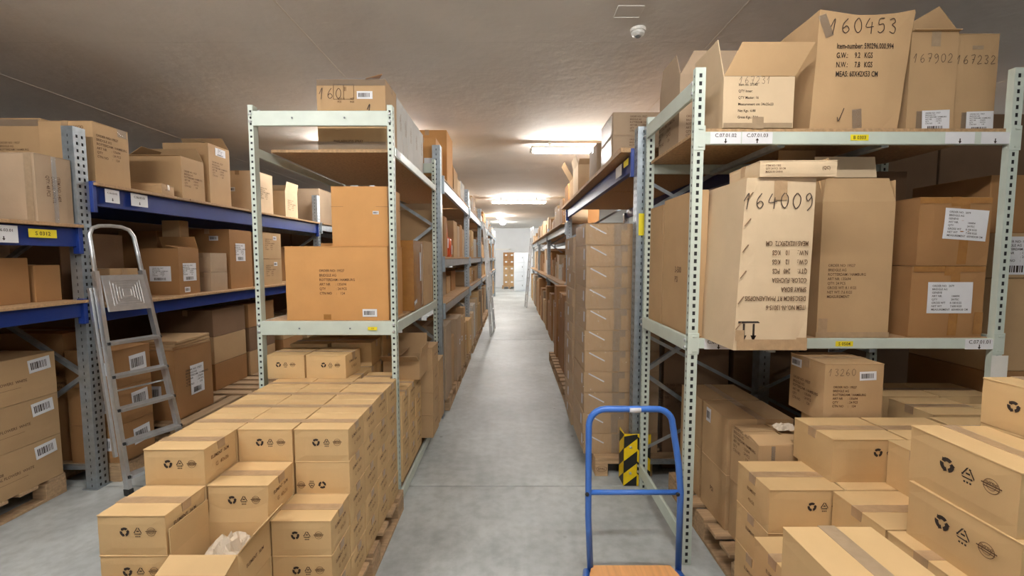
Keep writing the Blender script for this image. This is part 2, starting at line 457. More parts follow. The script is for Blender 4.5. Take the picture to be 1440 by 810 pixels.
def decals(root, dims, items, bulge=0.0, sheared=False):
    W_ = lambda me, it, roll=0: warp(me, dims, it[1], it[2], it[3], roll, bulge)
    for ii, it in enumerate(items):
        base = 0.0012 + 0.0003 * ii + (0.0025 if sheared else 0)
        k = it[0]; face, u, v = it[1], it[2], it[3]
        if k == 'icons':
            s = it[4]; rl = it[5] if len(it) > 5 else 0; LL = dims[1] if face in ('left', 'right') else dims[0]
            for n_, me_, dx in icon_meshes(s):
                du, dv = dx * math.cos(rl) / LL, dx * math.sin(rl) / dims[2]
                link(n_, warp(me_, dims, face, u + du, v + dv, rl, bulge), root, face_matrix(dims, face, u + du, v + dv, roll=rl, off=base))
        elif k == 'text':
            size, txt = it[4], it[5]; kw = it[6] if len(it) > 6 else {}
            roll = kw.get('roll', 0)
            link('printed_text', W_(text_mesh(txt, size, kw.get('mat', 'inkm'), spacing=kw.get('sp', 1.15), sx=kw.get('sx', .85)), it, roll), root, face_matrix(dims, face, u, v, roll=roll, off=base))
        elif k == 'hand':
            size, txt = it[4], it[5]
            rl = it[7] if len(it) > 7 else 0; link('handwriting', W_(hand_mesh(txt, size, w=it[6] if len(it) > 6 else 0.06), it, rl), root, face_matrix(dims, face, u, v, roll=rl, off=base + .0006))
        elif k == 'label':
            w, h, style = it[4], it[5], it[6]; roll = it[7] if len(it) > 7 else 0
            lb = link('shipping_label', W_(quad_mesh(w, h, 'paper'), it, roll), root, face_matrix(dims, face, u, v, off=base + .001, roll=roll))
            if style == 'bar':
                link('barcode', W_(barcode_mesh(w * .8, h * .55), it, roll), lb, Matrix.Translation((0, 0, 0.0006)))
            elif style == 'lines':
                link('label_print', W_(text_mesh(LABEL_LINES, h / 11.5, 'ink', spacing=1.25), it, roll), lb, Matrix.Translation((0, 0, 0.0006)))
            elif style == 'slip':
                link('label_print', W_(text_mesh(SLIP, h / 11, 'ink', spacing=1.1), it, roll), lb, Matrix.Translation((0, h * .12, 0.0006)))
                link('barcode', W_(barcode_mesh(w * .6, h * .18), it, roll), lb, Matrix.Translation((0, -h * .35, 0.0006)))
        elif k == 'tape':      # strip of tape w x h
            w, h, mat = it[4], it[5], it[6]; roll = it[7] if len(it) > 7 else 0
            link('packing_tape', W_(quad_mesh(w, h, mat, name='tape'), it, roll), root, face_matrix(dims, face, u, v, off=base, roll=roll))

# ---------------------------------------------------------------- cartons
def body_mesh(w, d, h, mat, bulge=0.004, seed=0, shear=None, n=5):
    """a slightly bulged carton body with soft edges"""
    key = ('body', round(w, 3), round(d, 3), round(h, 3), mat, bulge, seed, shear, n)
    def mk():
        rnd = random.Random(str(key)); mb = MB()
        grid = {}
        c = 0.004
        co = lambda i, L: -L/2 if i == 0 else (L/2 if i == n else -L/2 + L * i / n)
        def vert(i, j, k):
            kk = (i, j, k)
            if kk in grid: return grid[kk]
            x, y, z = co(i, w), co(j, d), co(k, h) + h / 2
            ext = (i in (0, n)) + (j in (0, n)) + (k in (0, n))
            fx, fy, fz = math.sin(math.pi * i / n), math.sin(math.pi * j / n), math.sin(math.pi * k / n)
            b = bulge
            if i in (0, n): x += (1 if i else -1) * (b * fy * fz - (c if ext > 1 else 0) * .5)
            if j in (0, n): y += (1 if j else -1) * (b * fx * fz - (c if ext > 1 else 0) * .5)
            if k == n: z += -abs(b) * .5 * fx * fy
            if ext >= 2:
                x += rnd.uniform(-1, 1) * b * .25; y += rnd.uniform(-1, 1) * b * .25
                if k == n: z += rnd.uniform(-1, .3) * b * .25
            if shear:
                t = k / n; x += shear[0] * t * (1 - i / n) + shear[1] * t * (i / n)
                if len(shear) > 2 and k == n: z -= shear[2] * fx
            grid[kk] = len(mb.v); mb.v.append((x, y, z)); return grid[kk]
        for a in range(n):
            for b_ in range(n):
                for (f) in (0, 1):
                    e = n if f else 0
                    q = [vert(e, a, b_), vert(e, a + 1, b_), vert(e, a + 1, b_ + 1), vert(e, a, b_ + 1)]
                    mb.f.append(tuple(q if f else q[::-1]))
                    q = [vert(a, e, b_), vert(a + 1, e, b_), vert(a + 1, e, b_ + 1), vert(a, e, b_ + 1)]
                    mb.f.append(tuple(q[::-1] if f else q))
                    q = [vert(a, b_, e), vert(a + 1, b_, e), vert(a + 1, b_ + 1, e), vert(a, b_ + 1, e)]
                    mb.f.append(tuple(q if f else q[::-1]))
        mb.mi = [0] * len(mb.f)
        return mb.mesh('carton', M[mat])
    return cached(key, mk)

def simple_body(w, d, h, mat):
    return cached(('sb', round(w, 3), round(d, 3), round(h, 3), mat),
                  lambda: MB().cbox((-w/2, -d/2, 0), (w/2, d/2, h), 0.004).mesh('carton', M[mat]))

def tape_mesh(w, d, h, axis, tw, mat, drop):
    def mk():
        mb = MB(); t = 0.0032
        if axis == 'x':
            mb.box((-w/2 - t, -tw/2, h - .002), (w/2 + t, tw/2, h + .0012))
            if drop:
                mb.box((-w/2 - t, -tw/2, h - drop), (-w/2 + .002, tw/2, h)); mb.box((w/2 - .002, -tw/2, h - drop), (w/2 + t, tw/2, h))
        else:
            mb.box((-tw/2, -d/2 - t, h - .002), (tw/2, d/2 + t, h + .0012))
            if drop:
                mb.box((-tw/2, -d/2 - t, h - drop), (tw/2, -d/2 + .002, h)); mb.box((-tw/2, d/2 - .002, h - drop), (tw/2, d/2 + t, h))
        return mb.mesh('tape', M[mat])
    return cached(('tape', round(w, 3), round(d, 3), round(h, 3), axis, tw, mat, drop), mk)

def flap_mesh(L, W, mat, cut=0.0, th=0.004):
    """flap hinged on the x axis, extending +y, thickness down"""
    def mk():
        mb = MB()
        vs = [(-L/2, 0, 0), (L/2, 0, 0), (L/2 - cut, W, 0), (-L/2 + cut, W, 0)]
        vs += [(a, b, -th) for a, b, _ in vs]
        mb.add(vs, [(0, 1, 2, 3), (7, 6, 5, 4), (0, 4, 5, 1), (1, 5, 6, 2), (2, 6, 7, 3), (3, 7, 4, 0)])
        return mb.mesh('flap', M[mat])
    return cached(('flap', round(L, 3), round(W, 3), mat, cut, th), mk)

def carton(label, x0, x1, y0, y1, z0, z1, mat='tan', tape='x', tw=0.05, tmat='tape', dec=(), rot=0.0,
           open_=None, group=None, drop=0.05, fine=True, shear=None, bulge=0.003, name='cardboard_box', seed=0, box_cat='box'):
    """open_: dict side -> flap angle in degrees (0 = lying closed, 90 = upright, >180 hanging)"""
    w, d, h = x1 - x0, y1 - y0, z1 - z0
    root = thing(name, label, box_cat, ((x0 + x1) / 2, (y0 + y1) / 2, z0), R(rot), group)
    dims = (w, d, h)
    if open_ is None:
        if shear:
            link('carton_body', body_mesh(w, d, h, mat, bulge, seed, shear), root)
        else:
            hb = h - 0.004
            link('carton_body', body_mesh(w, d, hb, mat, bulge, seed) if fine else simple_body(w, d, hb, mat), root)
            g = 0.0015
            if tape == 'x':
                fm = cached(('tf', round(w, 3), round(d, 3), 'x', mat), lambda: MB().cbox((-w/2, -(d/2 - g)/2, 0), (w/2, (d/2 - g)/2, .005), .0012).mesh('flap', M[mat]))
                for s in (-1, 1): link('top_flap', fm, root, loc=(0, s * (d/4 + g/2), hb - .001))
            else:
                fm = cached(('tf', round(w, 3), round(d, 3), 'y', mat), lambda: MB().cbox((-(w/2 - g)/2, -d/2, 0), ((w/2 - g)/2, d/2, .005), .0012).mesh('flap', M[mat]))
                for s in (-1, 1): link('top_flap', fm, root, loc=(s * (w/4 + g/2), 0, hb - .001))
            if tape: link('packing_tape', tape_mesh(w, d, h, tape, tw, tmat, drop), root)
    else:
        t = 0.004
        def mk():
            mb = MB()
            mb.box((-w/2, -d/2, 0), (w/2, d/2, t))
            mb.box((-w/2, -d/2, t), (w/2, -d/2 + t, h)); mb.box((-w/2, d/2 - t, t), (w/2, d/2, h))
            mb.box((-w/2, -d/2 + t, t), (-w/2 + t, d/2 - t, h)); mb.box((w/2 - t, -d/2 + t, t), (w/2, d/2 - t, h))
            return mb.mesh('carton', M[mat])
        link('carton_body', cached(('ob', w, d, h, mat), mk), root)
        for side, (ang, ln, cut) in open_.items():
            # flap pointing inwards when ang = 0
            L = w if side in ('front', 'back') else d
            a = {'front': 0, 'right': 90, 'back': 180, 'left': 270}[side]
            off = {'front': (0, -d/2, h), 'back': (0, d/2, h), 'left': (-w/2, 0, h), 'right': (w/2, 0, h)}[side]
            m = Matrix.Translation(off) @ Matrix.Rotation(R(a), 4, 'Z') @ Matrix.Rotation(R(ang), 4, 'X')
            link('open_flap', flap_mesh(L - .004, ln, mat, cut), root, m)
    decals(root, dims, dec, bulge if (open_ is None and (fine or shear)) else 0.0, bool(shear))
    return root

def plain_box(label, x0, x1, y0, y1, z0, z1, mat='tan', rot=0.0, group=None, tape=None, name='cardboard_box', cat='box', dec=()):
    """distant carton: body as the thing, a tape strip when wanted"""
    w, d, h = x1 - x0, y1 - y0, z1 - z0
    o = link(name, simple_body(w, d, h, mat), loc=((x0 + x1) / 2, (y0 + y1) / 2, z0))
    o.rotation_euler = (0, 0, R(rot)); tag(o, label, cat, group)
    if tape: link('packing_tape', tape_mesh(w, d, h, tape, 0.05, 'tape', .06), o)
    if dec: decals(o, (w, d, h), dec)
    return o

# ---------------------------------------------------------------- pallets
def pallet(label, x0, y0, z0=0.0, along='y', L=1.2, W=0.8, rot=0.0, group='wooden pallets on the floor', stamp=False):
    lx, ly = (W, L) if along == 'y' else (L, W)
    root = thing('wooden_pallet', label, 'pallet', (x0 + lx / 2, y0 + ly / 2, z0), R(rot), group)
    T = Matrix.Identity(4) if along == 'y' else Matrix.Rotation(R(90), 4, 'Z')
    def bd(key, sx, sy, sz): return cached(('pb', key, sx, sy, sz), lambda: MB().cbox((-sx/2, -sy/2, 0), (sx/2, sy/2, sz), .003).mesh(key, M['wood']))
    blk = bd('block', .1, .14, .078)
    for ix in (-1, 0, 1):
        for iy in (-1, 0, 1):
            link('block', blk, root, T @ Matrix.Translation((ix * (W/2 - .05), iy * (L/2 - .07), .022)))
    for ix in (-1, 0, 1): link('base_board', bd('base', .1, L, .022), root, T @ Matrix.Translation((ix * (W/2 - .05), 0, 0)))
    for iy in (-1, 0, 1): link('cross_board', bd('cross', W, .14, .022), root, T @ Matrix.Translation((0, iy * (L/2 - .07), .1)))
    for k, bw in enumerate((.14, .1, .14, .1, .14)) if False else ():
        pass
    n = 7
    for k in range(n):
        y = -L/2 + .06 + k * (L - .12) / (n - 1)
        link('deck_board', bd('deck', W, .115, .022), root, T @ Matrix.Translation((0, y, .122)))
    if stamp:
        m = Matrix.Translation((-W/2 + .05, -L/2 - .0012, .061)) @ Matrix.Rotation(R(90), 4, 'X')
        e = link('burnt_stamp', cached('epalring', lambda: (lambda mb: (ring(mb, 0, 0, .030, .033, 24), mb.mesh('ring', M['inkm']))[1])(MB())), root, m @ Matrix.Diagonal((1.25, .72, 1, 1)))
        link('printed_text', text_mesh('EPAL', .026, 'inkm'), root, m)
    return root

# ---------------------------------------------------------------- perforated uprights
def perf_plate(mb, o, u, vdir, width, height, pitch, holes, hw, hh, th=0.002, z0=0.0):
    """plate in the plane (u, z): holes = centres across width"""
    o = Vector(o); u = Vector(u); z = Vector((0, 0, 1)); nn = u.cross(z)
    xs = [0.0]
    for c in holes: xs += [c - hw / 2, c + hw / 2]
    xs.append(width)
    n = int(height / pitch)
    zs = [0.0]
    for k in range(n): zs += [z0 + k * pitch + pitch / 2 - hh / 2, z0 + k * pitch + pitch / 2 + hh / 2]
    zs.append(height)
    def P(a, b, side): return o + u * a + z * b + nn * (side * th / 2)
    nx, nz = len(xs), len(zs)
    for side in (-1, 1):
        base = len(mb.v)
        for b in zs:
            for a in xs: mb.v.append(tuple(P(a, b, side)))
        for j in range(nz - 1):
            # merge columns between holes on solid rows
            if j % 2 == 0:
                q = (base + j * nx, base + j * nx + nx - 1, base + (j + 1) * nx + nx - 1, base + (j + 1) * nx)
                mb.f.append(q if side > 0 else q[::-1]); mb.mi.append(0)
            else:
                for i in range(0, nx - 1, 2):
                    q = (base + j * nx + i, base + j * nx + i + 1, base + (j + 1) * nx + i + 1, base + (j + 1) * nx + i)
                    mb.f.append(q if side > 0 else q[::-1]); mb.mi.append(0)
    # outer long edges
    for a in (0.0, width):
        mb.add([P(a, 0, -1), P(a, 0, 1), P(a, height, 1), P(a, height, -1)], [(0, 1, 2, 3)])
    mb.add([P(0, height, -1), P(width, height, -1), P(width, height, 1), P(0, height, 1)], [(0, 1, 2, 3)])

def angle_post(sx, sy, long_axis):
    """painted angle upright 2.70 m; corner at origin, legs go sx, sy; long leg .052 with square holes on long_axis side"""
    def mk():
        mb = MB(); H = 2.70
        Lx, Ly = (.052, .032) if long_axis == 'x' else (.032, .052)
        perf_plate(mb, (0, 0, 0), (sx, 0, 0), None, Lx, H, .04, [Lx * .5], .016 if long_axis == 'x' else .014, .021 if long_axis == 'x' else .014)
        perf_plate(mb, (0, 0, 0), (0, sy, 0), None, Ly, H, .04, [Ly * .5], .016 if long_axis == 'y' else .014, .021 if long_axis == 'y' else .014)
        # folded-back sides
        mb.box((min(sx * Lx, sx * (Lx - .002)), min(0, sy * Ly), 0), (max(sx * Lx, sx * (Lx - .002)), max(0, sy * Ly), H))
        mb.box((min(0, sx * Lx), min(sy * Ly, sy * (Ly - .002)), 0), (max(0, sx * Lx), max(sy * Ly, sy * (Ly - .002)), H))
        mb.box((min(sx * .004, sx * (Lx - .003)), min(sy * .004, sy * (Ly - .003)), 0), (max(sx * .004, sx * (Lx - .003)), max(sy * .004, sy * (Ly - .003)), H - .004), 1)  # black core put inside as the shade seen through the holes
        return mb.mesh('upright', [M['grn'], M['plast_shade']])
    return cached(('ap', sx, sy, long_axis), mk)

def bolt_mesh(mat='alu'):
    return cached(('bolt', mat), lambda: MB().tube([(0, 0, 0), (0, 0, .006), (0, 0, .009)], [.010, .010, .005], 8).mesh('bolt', M[mat], True))

def omega_post(H, key=''):
    """galvanised upright, .09 (along aisle, y) x .08 (x); back plate and black core added to darken the holes; face at +x side, two rows of square holes"""
    def mk():
        mb = MB()
        perf_plate(mb, (0, -.045, 0), (0, 1, 0), None, .09, H, .05, [.026, .064], .016, .022)
        perf_plate(mb, (-.08, -.045, 0), (1, 0, 0), None, .08, H, .05, [.04], .008, .02)
        perf_plate(mb, (0, .045, 0), (-1, 0, 0), None, .08, H, .05, [.04], .008, .02)
        mb.box((-.081, -.045, 0), (-.079, .045, H)); mb.box((-.077, -.044, H - .01), (-.003, .044, H - .008))
        mb.box((-.10, -.06, 0), (.012, .06, .006)); mb.box((-.075, -.040, .007), (-.005, .040, H - .012), 1)  # the black core stands in for shade behind the holes
        return mb.mesh('upright', [M['galv'], M['plast_shade']])
    return cached(('op', H), mk)

def beam_mesh(L, h, t, mat, axis):
    def mk():
        mb = MB()
        if axis == 'x':
            mb.cbox((0, -t/2, -h), (L, t/2, 0), .003)
        else:
            mb.cbox((-t/2, 0, -h), (t/2, L, 0), .003)
        return mb.mesh('beam', M[mat])
    return cached(('beam', round(L, 3), h, t, mat, axis), mk)
def board_part(root, x0, x1, y0, y1, z0, z1, mat='chip', name='shelf_board'):
    return link(name, MB().cbox((x0, y0, z0), (x1, y1, z1), .002).mesh('board', M[mat]), root)

def plate_label(root, txt, arrow, w, h, m, col_='paper', tsz=None):
    lb = link('location_label' if col_ == 'paper' else 'yellow_sticker', quad_mesh(w, h, col_), root, m)
    mb_t = text_mesh(txt, tsz or h * .42, 'ink')
    link('printed_text', mb_t, lb, Matrix.Translation((0, h * (.22 if arrow else 0), .0008)))
    if arrow:
        s = 1 if arrow == 'up' else -1
        def mk():
            mb = MB(); bar2(mb, (0, -s * .012), (0, s * .004), .006); 
            if s > 0: tri2(mb, (-.009, .002), (.009, .002), (0, .014))
            else: tri2(mb, (.009, -.002), (-.009, -.002), (0, -.014))
            return mb.mesh('arrow', M['ink'])
        link('printed_arrow', cached(('arr', s), mk), lb, Matrix.Translation((0, -h * .25, .0008)))
    return lb
def facing(p, d):
    """matrix at p with +z = outward direction d (horizontal), +y up"""
    n = Vector(d).normalized(); up = Vector((0, 0, 1)); r = up.cross(n)
    return Matrix(((r.x, up.x, n.x, p[0]), (r.y, up.y, n.y, p[1]), (r.z, up.z, n.z, p[2]), (0, 0, 0, 1)))
STUFF = {}
SM = ['kraft', 'tan', 'brown', 'grey', 'pale', 'white', 'dark', 'orange']
def stuff_box(key, x0, x1, y0, y1, z0, z1, mat='kraft', rot=0):
    m = Matrix.Translation(((x0 + x1) / 2, (y0 + y1) / 2, z0)) @ Matrix.Rotation(R(rot), 4, 'Z')
    w, d, h = x1 - x0, y1 - y0, z1 - z0
    STUFF.setdefault(key, MB()).cbox((-w/2, -d/2, 0), (w/2, d/2, h), .004, SM.index(mat), m)
# ---------------------------------------------------------------- the room
YB, YF, XL, XR = 25.0, -8.0, -7.0, 7.0
fl = link('floor', MB().box((XL, YF, -.10), (XR, YB, -.012)).mesh('floor', M['greyp'])); tag(fl, kind='structure')
ys = [YF, 3.13, 8.95, 14.4, 20.0, YB]; xs = [XL, -2.0, 2.2, XR]
for i in range(len(ys) - 1):
    for j in range(len(xs) - 1):
        link('floor_slab', MB().cbox((xs[j] + .003, ys[i] + .005, -.012), (xs[j+1] - .003, ys[i+1] - .005, 0), .003).mesh('slab', M['floor']), fl)
ce = link('ceiling', MB().box((XL, YF, CEIL + .012), (XR, YB, CEIL + .15)).mesh('ceiling', M['ceil'])); tag(ce, kind='structure')
cx = [XL, -4.7, -1.56, 1.56, 4.7, XR]; cy = [YF, 3.5, 9.0, 14.5, 20.0, YB]
for i in range(len(cy) - 1):
    for j in range(len(cx) - 1):
        link('ceiling_panel', MB().cbox((cx[j] + .004, cy[i] + .0003, CEIL), (cx[j+1] - .004, cy[i+1] - .0003, CEIL + .012), .0004).mesh('panel', M['ceil']), ce)
for x in cx[1:-1]:
    link('joint_filler', MB().box((x - .006, YF, CEIL - .002), (x + .006, YB, CEIL + .01)).mesh('filler', M['seam']), ce)
for nme, a, b in (('wall_left', (XL - .15, YF, 0), (XL, YB, CEIL)), ('wall_right', (XR, YF, 0), (XR + .15, YB, CEIL)),
                  ('wall_back', (XL, YB, 0), (XR, YB + .15, CEIL)), ('wall_front', (XL, YF - .15, 0), (XR, YF, CEIL))):
    tag(link(nme, MB().box(a, b).mesh(nme, M['wall'])), kind='structure')
# a tall double door in the back wall
dr = link('door_1', MB().cbox((-1.05, YB - .06, 0), (-.15, YB - .005, 2.15), .004).mesh('door', M['wall'])); tag(dr, kind='structure')
fr = MB(); fr.box((-1.12, YB - .08, 0), (-1.05, YB - .002, 2.22)); fr.box((-.15, YB - .08, 0), (-.08, YB - .002, 2.22)); fr.box((-1.12, YB - .08, 2.15), (-.08, YB - .002, 2.22))
link('door_frame', fr.mesh('frame', M['white_p']), dr)
link('door_handle', MB().tube([(-.25, YB - .06, 1.05), (-.25, YB - .11, 1.05), (-.37, YB - .11, 1.05)], .010, 8).mesh('handle', M['alu']), dr)

# ---------------------------------------------------------------- ceiling lamps
tube_me = MB().cbox((-.75, -.04, -.06), (.75, .04, 0), .02).mesh('tube', M['lamp'])
hous_me = MB().cbox((-.77, -.05, 0), (.77, .05, .03), .006).mesh('housing', M['white_p'])
cap_me = MB().cbox((-.02, -.05, -.055), (.02, .05, .0), .006).mesh('cap', M['white_p'])
LN = ['lit tube lamp on the ceiling right above the viewer, out of the frame', 'nearest visible lit tube lamp on the ceiling, right of centre above the aisle',
      'second lit tube lamp along the aisle ceiling, smaller and in the middle', 'added lit tube lamp brightening the far wall, right, hidden by the racks',
      'added lit tube lamp brightening the far wall, left, hidden by the racks',
      'lit tube lamp over the left aisle, glowing beside the long row of grey cartons',
      'far lit tube lamp over the left aisle, hidden by the racks', 'lit tube lamp over the right-hand aisle behind the racks',
      'lit tube lamp on the ceiling behind the viewer' , 'far lit tube lamp over the right-hand aisle', 'lit tube lamp over the left aisle near the viewer, out of frame']
for (x, y), lb in zip(LAMPS, LN):
    t = thing('ceiling_lamp', lb, 'lamp', (x, y, CEIL - .100), 0, 'tube lamps on the ceiling')
    link('lamp_housing', hous_me, t); link('lamp_tube', tube_me, t)
    for s in (-1, 1): link('end_cap', cap_me, t, loc=(s * .77, 0, 0))
    for s in (-1, 1): link('mount', cached('mnt', lambda: MB().box((-.02, -.02, .028), (.02, .02, .099)).mesh('mount', M['white_p'])), t, loc=(s * .5, 0, 0))
for (x, y), lb in zip(BULBS, ('nearer of two small round bright lamps at the far end of the ceiling', 'farther of two small round bright lamps at the far end of the ceiling')):
    t = thing('round_lamp', lb, 'lamp', (x, y, CEIL), 0, 'round lamps at the far end')
    link('lamp_base', MB().tube([(0, 0, 0), (0, 0, -.03)], .15, 20).mesh('base', M['white_p']), t)
    link('lamp_globe', MB().tube([(0, 0, -.03), (0, 0, -.08), (0, 0, -.12), (0, 0, -.14)], [.13, .125, .08, .01], 16).mesh('globe', M['spot'], True), t)
# smoke detector and cover plate
t = thing('smoke_detector', 'round white smoke detector on the grey concrete ceiling', 'detector', (.93, 3.30, CEIL))
link('detector_base', MB().tube([(0, 0, 0), (0, 0, -.022)], .055, 24).mesh('base', M['white_p']), t)
link('detector_head', MB().tube([(0, 0, -.022), (0, 0, -.04), (0, 0, -.052), (0, 0, -.054)], [.047, .045, .028, .001], 24).mesh('head', M['white_p'], False), t)
link('sensor_grille', MB().tube([(0, 0, -.053), (0, 0, -.058)], [.022, .018], 20).mesh('grille', M['greyp']), t)
t = thing('ceiling_plate', 'square blank cover plate flush with the ceiling beside the detector', 'plate', (.80, 3.07, CEIL))
link('cover_plate', MB().cbox((-.09, -.07, -.004), (.09, .07, 0), .002).mesh('plate', M['ceil']), t)
link('plate_rim', MB().box((-.09, .065, -.007), (.09, .07, 0)).box((-.09, -.07, -.007), (-.086, .07, 0)).mesh('rim', M['white_p']), t)

# ---------------------------------------------------------------- painted rack on the left (its narrow end faces the viewer)
X0, X1, Y0, Y1 = -1.705, -.775, 2.85, 4.44
rL = thing('shelving_rack', 'pale grey-green steel rack left of the aisle, narrow end towards the viewer', 'rack', ((X0 + X1) / 2, Y0, 0), 0, 'pale painted shelving racks')
ox, oy = (X0 + X1) / 2, Y0
for x, y, sx, sy in ((X0, Y0, 1, 1), (X1, Y0, -1, 1), (X0, Y1 - .052, 1, 1), (X1, Y1 - .052, -1, 1)):
    link('upright', angle_post(sx, sy, 'y'), rL, loc=(x - ox, y - oy, 0))
xl0, xl1 = X0 + .02 - ox, X1 - .02 - ox
for z, h in ((2.665, .095), (1.294, .094)):
    L = xl1 - xl0
    for y in (.006, Y1 - Y0 - .03):
        b = link('end_beam', beam_mesh(L, h, .024, 'grn', 'x'), rL, loc=(xl0, y + .006, z))
    for k in (.30, .68): link('screw', cached('scr', lambda: MB().tube([(0, 0, 0), (0, 0, .002)], .006, 8).mesh('screw', M['greyp'])), rL, facing((xl0 + L * k, -.007, z - h / 2), (0, -1, 0)))
    for x in (X0 + .015 - ox, X1 - .015 - ox):
        for dz in (.022, .070): link('bolt', bolt_mesh(), rL, facing((x, -.001, z - dz), (0, -1, 0)))
link('bolt', bolt_mesh(), rL, facing((X0 + .045 - ox, .05, 2.678), (0, -1, 0)))
for z, h in ((2.445, .06), (1.288, .075)):
    for x in (X0 + .016 - ox, X1 - .016 - ox):
        link('side_beam', beam_mesh(Y1 - Y0 - .06, h, .02, 'grn', 'y'), rL, loc=(x + (.012 if x > 0 else -.012), .03, z))
board_part(rL, X0 + .03 - ox, X1 - .03 - ox, .20, 1.57, 2.447, 2.467)
board_part(rL, X0 + .03 - ox, X1 - .03 - ox, .03, 1.57, 1.276, 1.294)
for (a, b) in (((X0 + .03, 1.56, 1.05), (X1 - .03, 1.56, .30)), ((X0 + .03, 1.56, 2.30), (X1 - .03, 1.56, 1.55))):
    link('cross_brace', MB().beam((a[0] - ox, a[1], a[2]), (b[0] - ox, b[1], b[2]), .003, .03).mesh('brace', M['galv']), rL)
link('floor_beam', beam_mesh(Y1 - Y0 - .06, .075, .02, 'grn', 'y'), rL, loc=(X1 - .004 - ox, .03, .085))
plate_label(rL, '0 18', None, .062, .022, facing((X0 + .735 - ox + .04, -.0085, 1.247), (0, -1, 0)), 'yellow')
plate_label(rL, '', None, .10, .045, facing((X1 + .0095 - ox, .12, 2.415), (1, 0, 0)))

# ---------------------------------------------------------------- painted rack on the right (long side faces the viewer)
X0, X1, Y0, Y1 = .952, 2.655, 2.30, 3.12
rR = thing('shelving_rack', 'pale grey-green steel rack on the right, long side towards the viewer', 'rack', (X0, Y0, 0), 0, 'pale painted shelving racks')
for x, y, sx, sy in ((X0, Y0, 1, 1), (X1, Y0, -1, 1), (X0, Y1 - .032, 1, 1), (X1, Y1 - .032, -1, 1)):
    link('upright', angle_post(sx, sy, 'x'), rR, loc=(x - X0, y - Y0, 0))
for z, h in ((2.376, .066), (1.282, .056)):
    for y in (.012, Y1 - Y0 - .012):
        link('shelf_beam', beam_mesh(X1 - X0 - .10, h, .022, 'grn', 'x'), rR, loc=(.05, y, z))
    for xx in (.0, X1 - X0 - .052):
        cp = MB().cbox((xx - .002, -.004, z - h - .03), (xx + .058, -.0005, z + .03), .001); 
        link('beam_bracket', cp.mesh('bracket', M['grn']), rR)
        for dz in (.012, -h - .012): link('hook', MB().box((xx + .022, -.009, z + dz - .003), (xx + .044, -.003, z + dz + .003)).mesh('hook', M['grn']), rR)
for z, h in ((2.645, .092), (1.292, .08), (.19, .085)):
    for xx in ((0.004, X1 - X0 - .004) if z < 2 else (.004,)):
        link('end_beam', beam_mesh(Y1 - Y0 - .05, h, .02, 'grn', 'y'), rR, loc=(xx, .025, z))
    for yy in (.016, Y1 - Y0 - .016):
        for dz in (.02, h - .02): link('bolt', bolt_mesh(), rR, facing((-.001 - .008, yy, z - dz), (-1, 0, 0)))
board_part(rR, .03, X1 - X0 - .03, .02, .80, 2.378, 2.398)
board_part(rR, .03, X1 - X0 - .03, .03, .80, 1.264, 1.282)
for z in (2.30, 1.2):
    for xx in (.45, 1.0): link('cross_bar', MB().cbox((xx, .02, z), (xx + .04, .80, z + .03), .003).mesh('bar', M['galv']), rR)
for a, b in (((.03, .81, .30), (1.67, .81, 1.15)), ((.03, .81, 1.15), (1.67, .81, .30)), ((.03, .81, 1.35), (1.67, .81, 2.25)), ((.03, .81, 2.25), (1.67, .81, 1.35))):
    link('cross_brace', MB().beam(a, b, .003, .024).mesh('brace', M['galv']), rR)
sl = link('post_sleeve', MB().cbox((X1 - X0 - .060, -.006, 1.06), (X1 - X0 + .03, -.0045, 1.19), .0005).mesh('sleeve', M['white_p']), rR)
f = -.0012
plate_label(rR, 'C.07.01.02', 'down', .160, .060, facing((.165, f, 2.343), (0, -1, 0)), tsz=.026)
plate_label(rR, 'C.07.01.03', 'up', .160, .060, facing((.330, f, 2.343), (0, -1, 0)), tsz=.026)
plate_label(rR, 'B 0303', None, .095, .030, facing((.865, f, 2.345), (0, -1, 0)), 'yellow', .024)
plate_label(rR, '', 'down', .155, .060, facing((1.39, f, 2.343), (0, -1, 0)))
plate_label(rR, '', 'down', .150, .060, facing((1.575, f, 2.343), (0, -1, 0)))
plate_label(rR, 'C.07.01.02', 'down', .155, .056, facing((.165, f, 1.252), (0, -1, 0)), tsz=.028)
plate_label(rR, 'S 0504', None, .095, .028, facing((.845, f, 1.254), (0, -1, 0)), 'yellow', .024)
plate_label(rR, 'C.07.01.01', 'down', .155, .056, facing((1.575, f, 1.252), (0, -1, 0)), tsz=.028)

